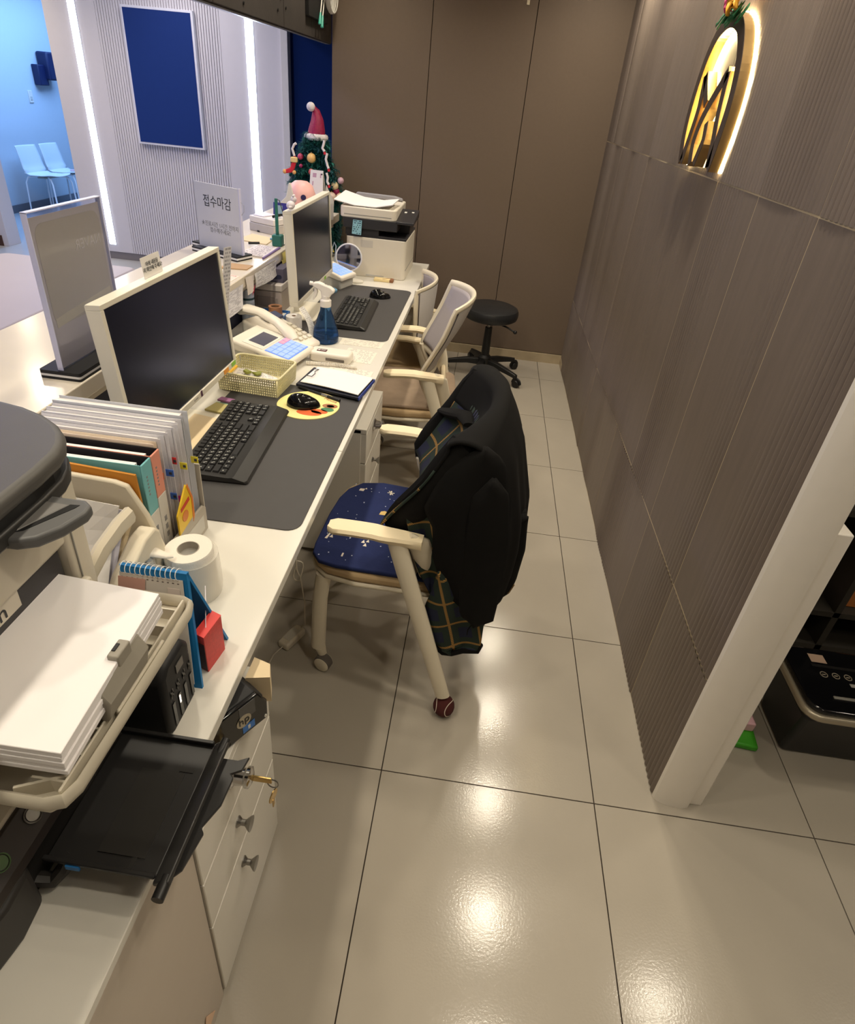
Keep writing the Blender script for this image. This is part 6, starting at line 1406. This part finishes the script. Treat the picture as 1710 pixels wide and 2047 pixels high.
# flower ornament on top of it
t = thing('flower_corsage', 'orange and pink fabric flower with green leaves on top of the emblem', 'flower', (XR - .05, 1.215, 1.93))
rf = random.Random(2)
def petal(c, r, m, n, par=t):
    for k in range(n):
        a = 2 * PI * k / n + rf.random() * .4; tl = rf.uniform(.2, .9)
        d = Vector((-.5 * tl, math.cos(a), math.sin(a))).normalized()
        p = Vector(c) + d * r * .55
        s = d.cross(Vector((1, 0, 0))).normalized()
        build('petal', G().grid(lambda u, v: p + d * (v - .5) * r * 1.3 + s * (u - .5) * r * .9 * math.sin(PI * min(.97, v + .12)) + Vector((-.012 * math.sin(PI * v) - .01 * (u - .5) ** 2 * 4, 0, 0)), 4, 5), m, par, smooth=True, solid=.0015)
OF = mat('petal_orange', S(240, 176, 60), .7, var=.15); PF = mat('petal_pink', S(214, 80, 130), .7, var=.15); LF = mat('leaf_green', S(24, 96, 56), .7, var=.25, scale=60)
petal((XR - .062, 1.165, 1.962), .046, OF, 10); petal((XR - .062, 1.125, 1.965), .040, OF, 9); petal((XR - .058, 1.225, 1.955), .028, PF, 8)
for k in range(16):
    y = 1.10 + .155 * k / 15; z = 1.928 + .010 * math.sin(k * 2.3); c = Vector((XR - .058 - .012 * (k % 2), y, z))
    build('leaf', G().grid(lambda u, v: c + Vector((-.02 * v, (u - .5) * .030 * math.sin(PI * min(.96, v + .1)), -.035 * v + .01 * rf.random())), 3, 4), LF, t, smooth=True, solid=.0015)
build('red_thread', G().tube([(XR - .035, 1.165, 1.93), (XR - .034, 1.155, 1.905), (XR - .034, 1.15, 1.885), (XR - .034, 1.165, 1.878), (XR - .034, 1.18, 1.884)], .0012, 5), mat('thread_red', S(220, 120, 110), .6), t, smooth=True)

# ------------------------------------------------------------------ cable coil hanging from the beam
t = thing('cable_coil', 'coil of white network cable with turquoise plugs hanging from the beam', 'cable', (-.95, 3.02, 2.03))
WC = mat('cable_white', S(214, 210, 200), .5); TQ = mat('plug_turquoise', S(70, 170, 150), .35, trans=.3)
for k in range(5):
    build('loop', G().tube([(-.955 + .008 * k - .01 * math.cos(a), 3.12 + (.115 + .006 * k) * math.cos(a), 2.105 + (.085 + .005 * k) * math.sin(a) + .008 * math.sin(2 * a + k)) for a in [i * PI / 14 for i in range(28)]], .0038, 6, True), WC, t, smooth=True)
for y, z1, z0 in ((2.955, 2.05, 1.985), (3.00, 2.04, 1.975)):
    c = build('loose_end', G().tube([(-.955, y + .06, 2.10), (-.955, y + .03, z1), (-.955, y, z0)], .0032, 6), WC, t, smooth=True)
    build('plug', G().tube([(-.955, y, z0 + .004), (-.955, y - .012, z0 - .03), (-.955, y - .018, z0 - .05)], [.005, .008, .009], 8), TQ, c, smooth=True)
t = thing('ceiling_tag', 'tiny cream tag hanging before the top of the brown back wall', 'tag', (.166, YB - .01, 2.16))
build('card', G().box(.158, .174, YB - .004, YB - .001, 2.150, 2.172), mat('cream_tag', S(226, 214, 184), .6), t); build('string', G().box(.165, .167, YB - .003, YB - .002, 2.172, 2.30), WC, t)

# ------------------------------------------------------------------ store room at the right
t = thing('paper_shredder', 'black office shredder with silver rimmed top at the right edge', 'shredder', (1.36, .33, 0))
build('bin', G().add([(1.208, .262, 0), (1.56, .262, 0), (1.56, .43, 0), (1.208, .43, 0), (1.168, .20, .235), (1.60, .20, .235), (1.60, .44, .235), (1.168, .44, .235)], [(0, 3, 2, 1), (4, 5, 6, 7), (0, 1, 5, 4), (1, 2, 6, 5), (2, 3, 7, 6), (3, 0, 4, 7)]), mat('shredder_black', S(20, 20, 21), .45), t, bevel=.014, seg=3)
build('silver_rim', G().prism([(a + 1.383, b + .318) for a, b in rrect(.448, .262, .05)], (0, 0, .236), X, Y, (0, 0, .022)), mat('silver_paint', S(176, 166, 146), .35, metal=.6), t, bevel=.006)
hd = build('head', G().prism([(a + 1.383, b + .318) for a, b in rrect(.425, .240, .045)], (0, 0, .2585), X, Y, (0, 0, .016)), GLOSSB, t, bevel=.006, seg=3)
build('feed_slot', G().box(1.24, 1.58, .362, .372, .2735, .2755), mat('slot_dark', S(6, 6, 6), .5), hd); build('sticker', G().box(1.246, 1.292, .380, .412, .2742, .2752), mat('sticker_tan', S(176, 150, 130), .5), hd)
for i in range(3): build('touch_icon', G().tube([(1.262 + i * .035 + .010 * math.cos(a), .335 + .010 * math.sin(a), .2750) for a in [k * PI / 8 for k in range(16)]], .0012, 5, True).obox((1.262 + i * .035, .335, .275), (.010, .003, .001)), mat('icon_silver', S(150, 140, 124), .4), hd)
build('handle_bar', G().box(1.25, 1.60, .246, .256, .2735, .280), mat('handle_grey', S(120, 118, 112), .35), hd, bevel=.003)
build('side_label', G().box(1.325, 1.40, .300, .312, .2742, .2750), MGREY, hd)
t = thing('storage_shelf', 'dark open shelving unit behind the shredder holding boxes', 'shelf', (1.6, .85, 0))
DS = mat('dark_shelf_wood', S(44, 40, 34), .6, var=.1)
for x in (.93, 1.475, 2.4): build('upright', G().box(x, x + .022, .68, 1.08, 0, 1.25), DS, t)
for z in (.04, .20, .62, 1.22): build('shelf_board', G().box(.952, 2.4, .68, 1.08, z, z + .022), DS, t)
build('back_board', G().box(.93, 2.42, 1.08, 1.09, 0, 1.25), mat('shelf_back', S(26, 24, 22), .8), t)
solo('orange_box', G().box(1.52, 1.90, .72, 1.02, .223, .46), mat('kraft_box', S(176, 108, 50), .7), 'orange kraft box standing on the dark shelf at the right edge', 'box', bevel=.004)
t = thing('printed_packet', 'white packet with a red mark on the dark shelf by the post', 'packet', (1.30, .75, .223))
build('packet', G().add([(1.22, .70, .2235), (1.42, .70, .2235), (1.44, .86, .2235), (1.24, .88, .2235), (1.22, .71, .25), (1.40, .71, .24), (1.43, .86, .30), (1.25, .87, .31)], [(0, 3, 2, 1), (4, 5, 6, 7), (0, 1, 5, 4), (1, 2, 6, 5), (2, 3, 7, 6), (3, 0, 4, 7)]), mat('packet_rose', S(216, 190, 186), .5), t, bevel=.004)
build('red_mark', G().obox((1.31, .7045, .24), (.04, .002, .016)), RED, t)
t = thing('glass_bowl', 'shiny foil pouch glinting on the dark shelf behind the post', 'pouch', (1.36, .80, .35))
t.name = 'foil_pouch'
build('pouch', G().ball((1.34, .80, .375), .07, 12, 7, (1.2, .7, .8)), mat('foil', S(190, 170, 150), .18, metal=1.0, var=.2, bump=1.0, bscale=30), t)
build('seal', G().obox((1.34, .74, .43), (.15, .01, .03), (.3, .2, 0)), mat('foil', S(190, 170, 150), .18, metal=1.0), t)
solo('carton_stack', G().box(1.26, 1.44, .88, 1.06, .223, .315), mat('dark_carton', S(60, 48, 40), .8), 'dark carton at the back of the shelf behind the white packet', 'box')
t = thing('dustpan', 'bright green dustpan on the floor behind the white post', 'dustpan', (1.10, .25, 0))
build('pan', G().prism([(-.06, -.02), (.05, -.03), (.06, .07), (-.07, .07)], (1.08, .27, .001), X, Y, (0, 0, .022)), mat('lime_plastic', S(66, 160, 40), .4), t, bevel=.006)
build('paper_lining', G().prism([(-.02, .02), (.05, .02), (.05, .07), (-.03, .07)], (1.08, .275, .024), X, Y, (0, 0, .035)), mat('pink_print', S(222, 176, 186), .6), t, bevel=.004)
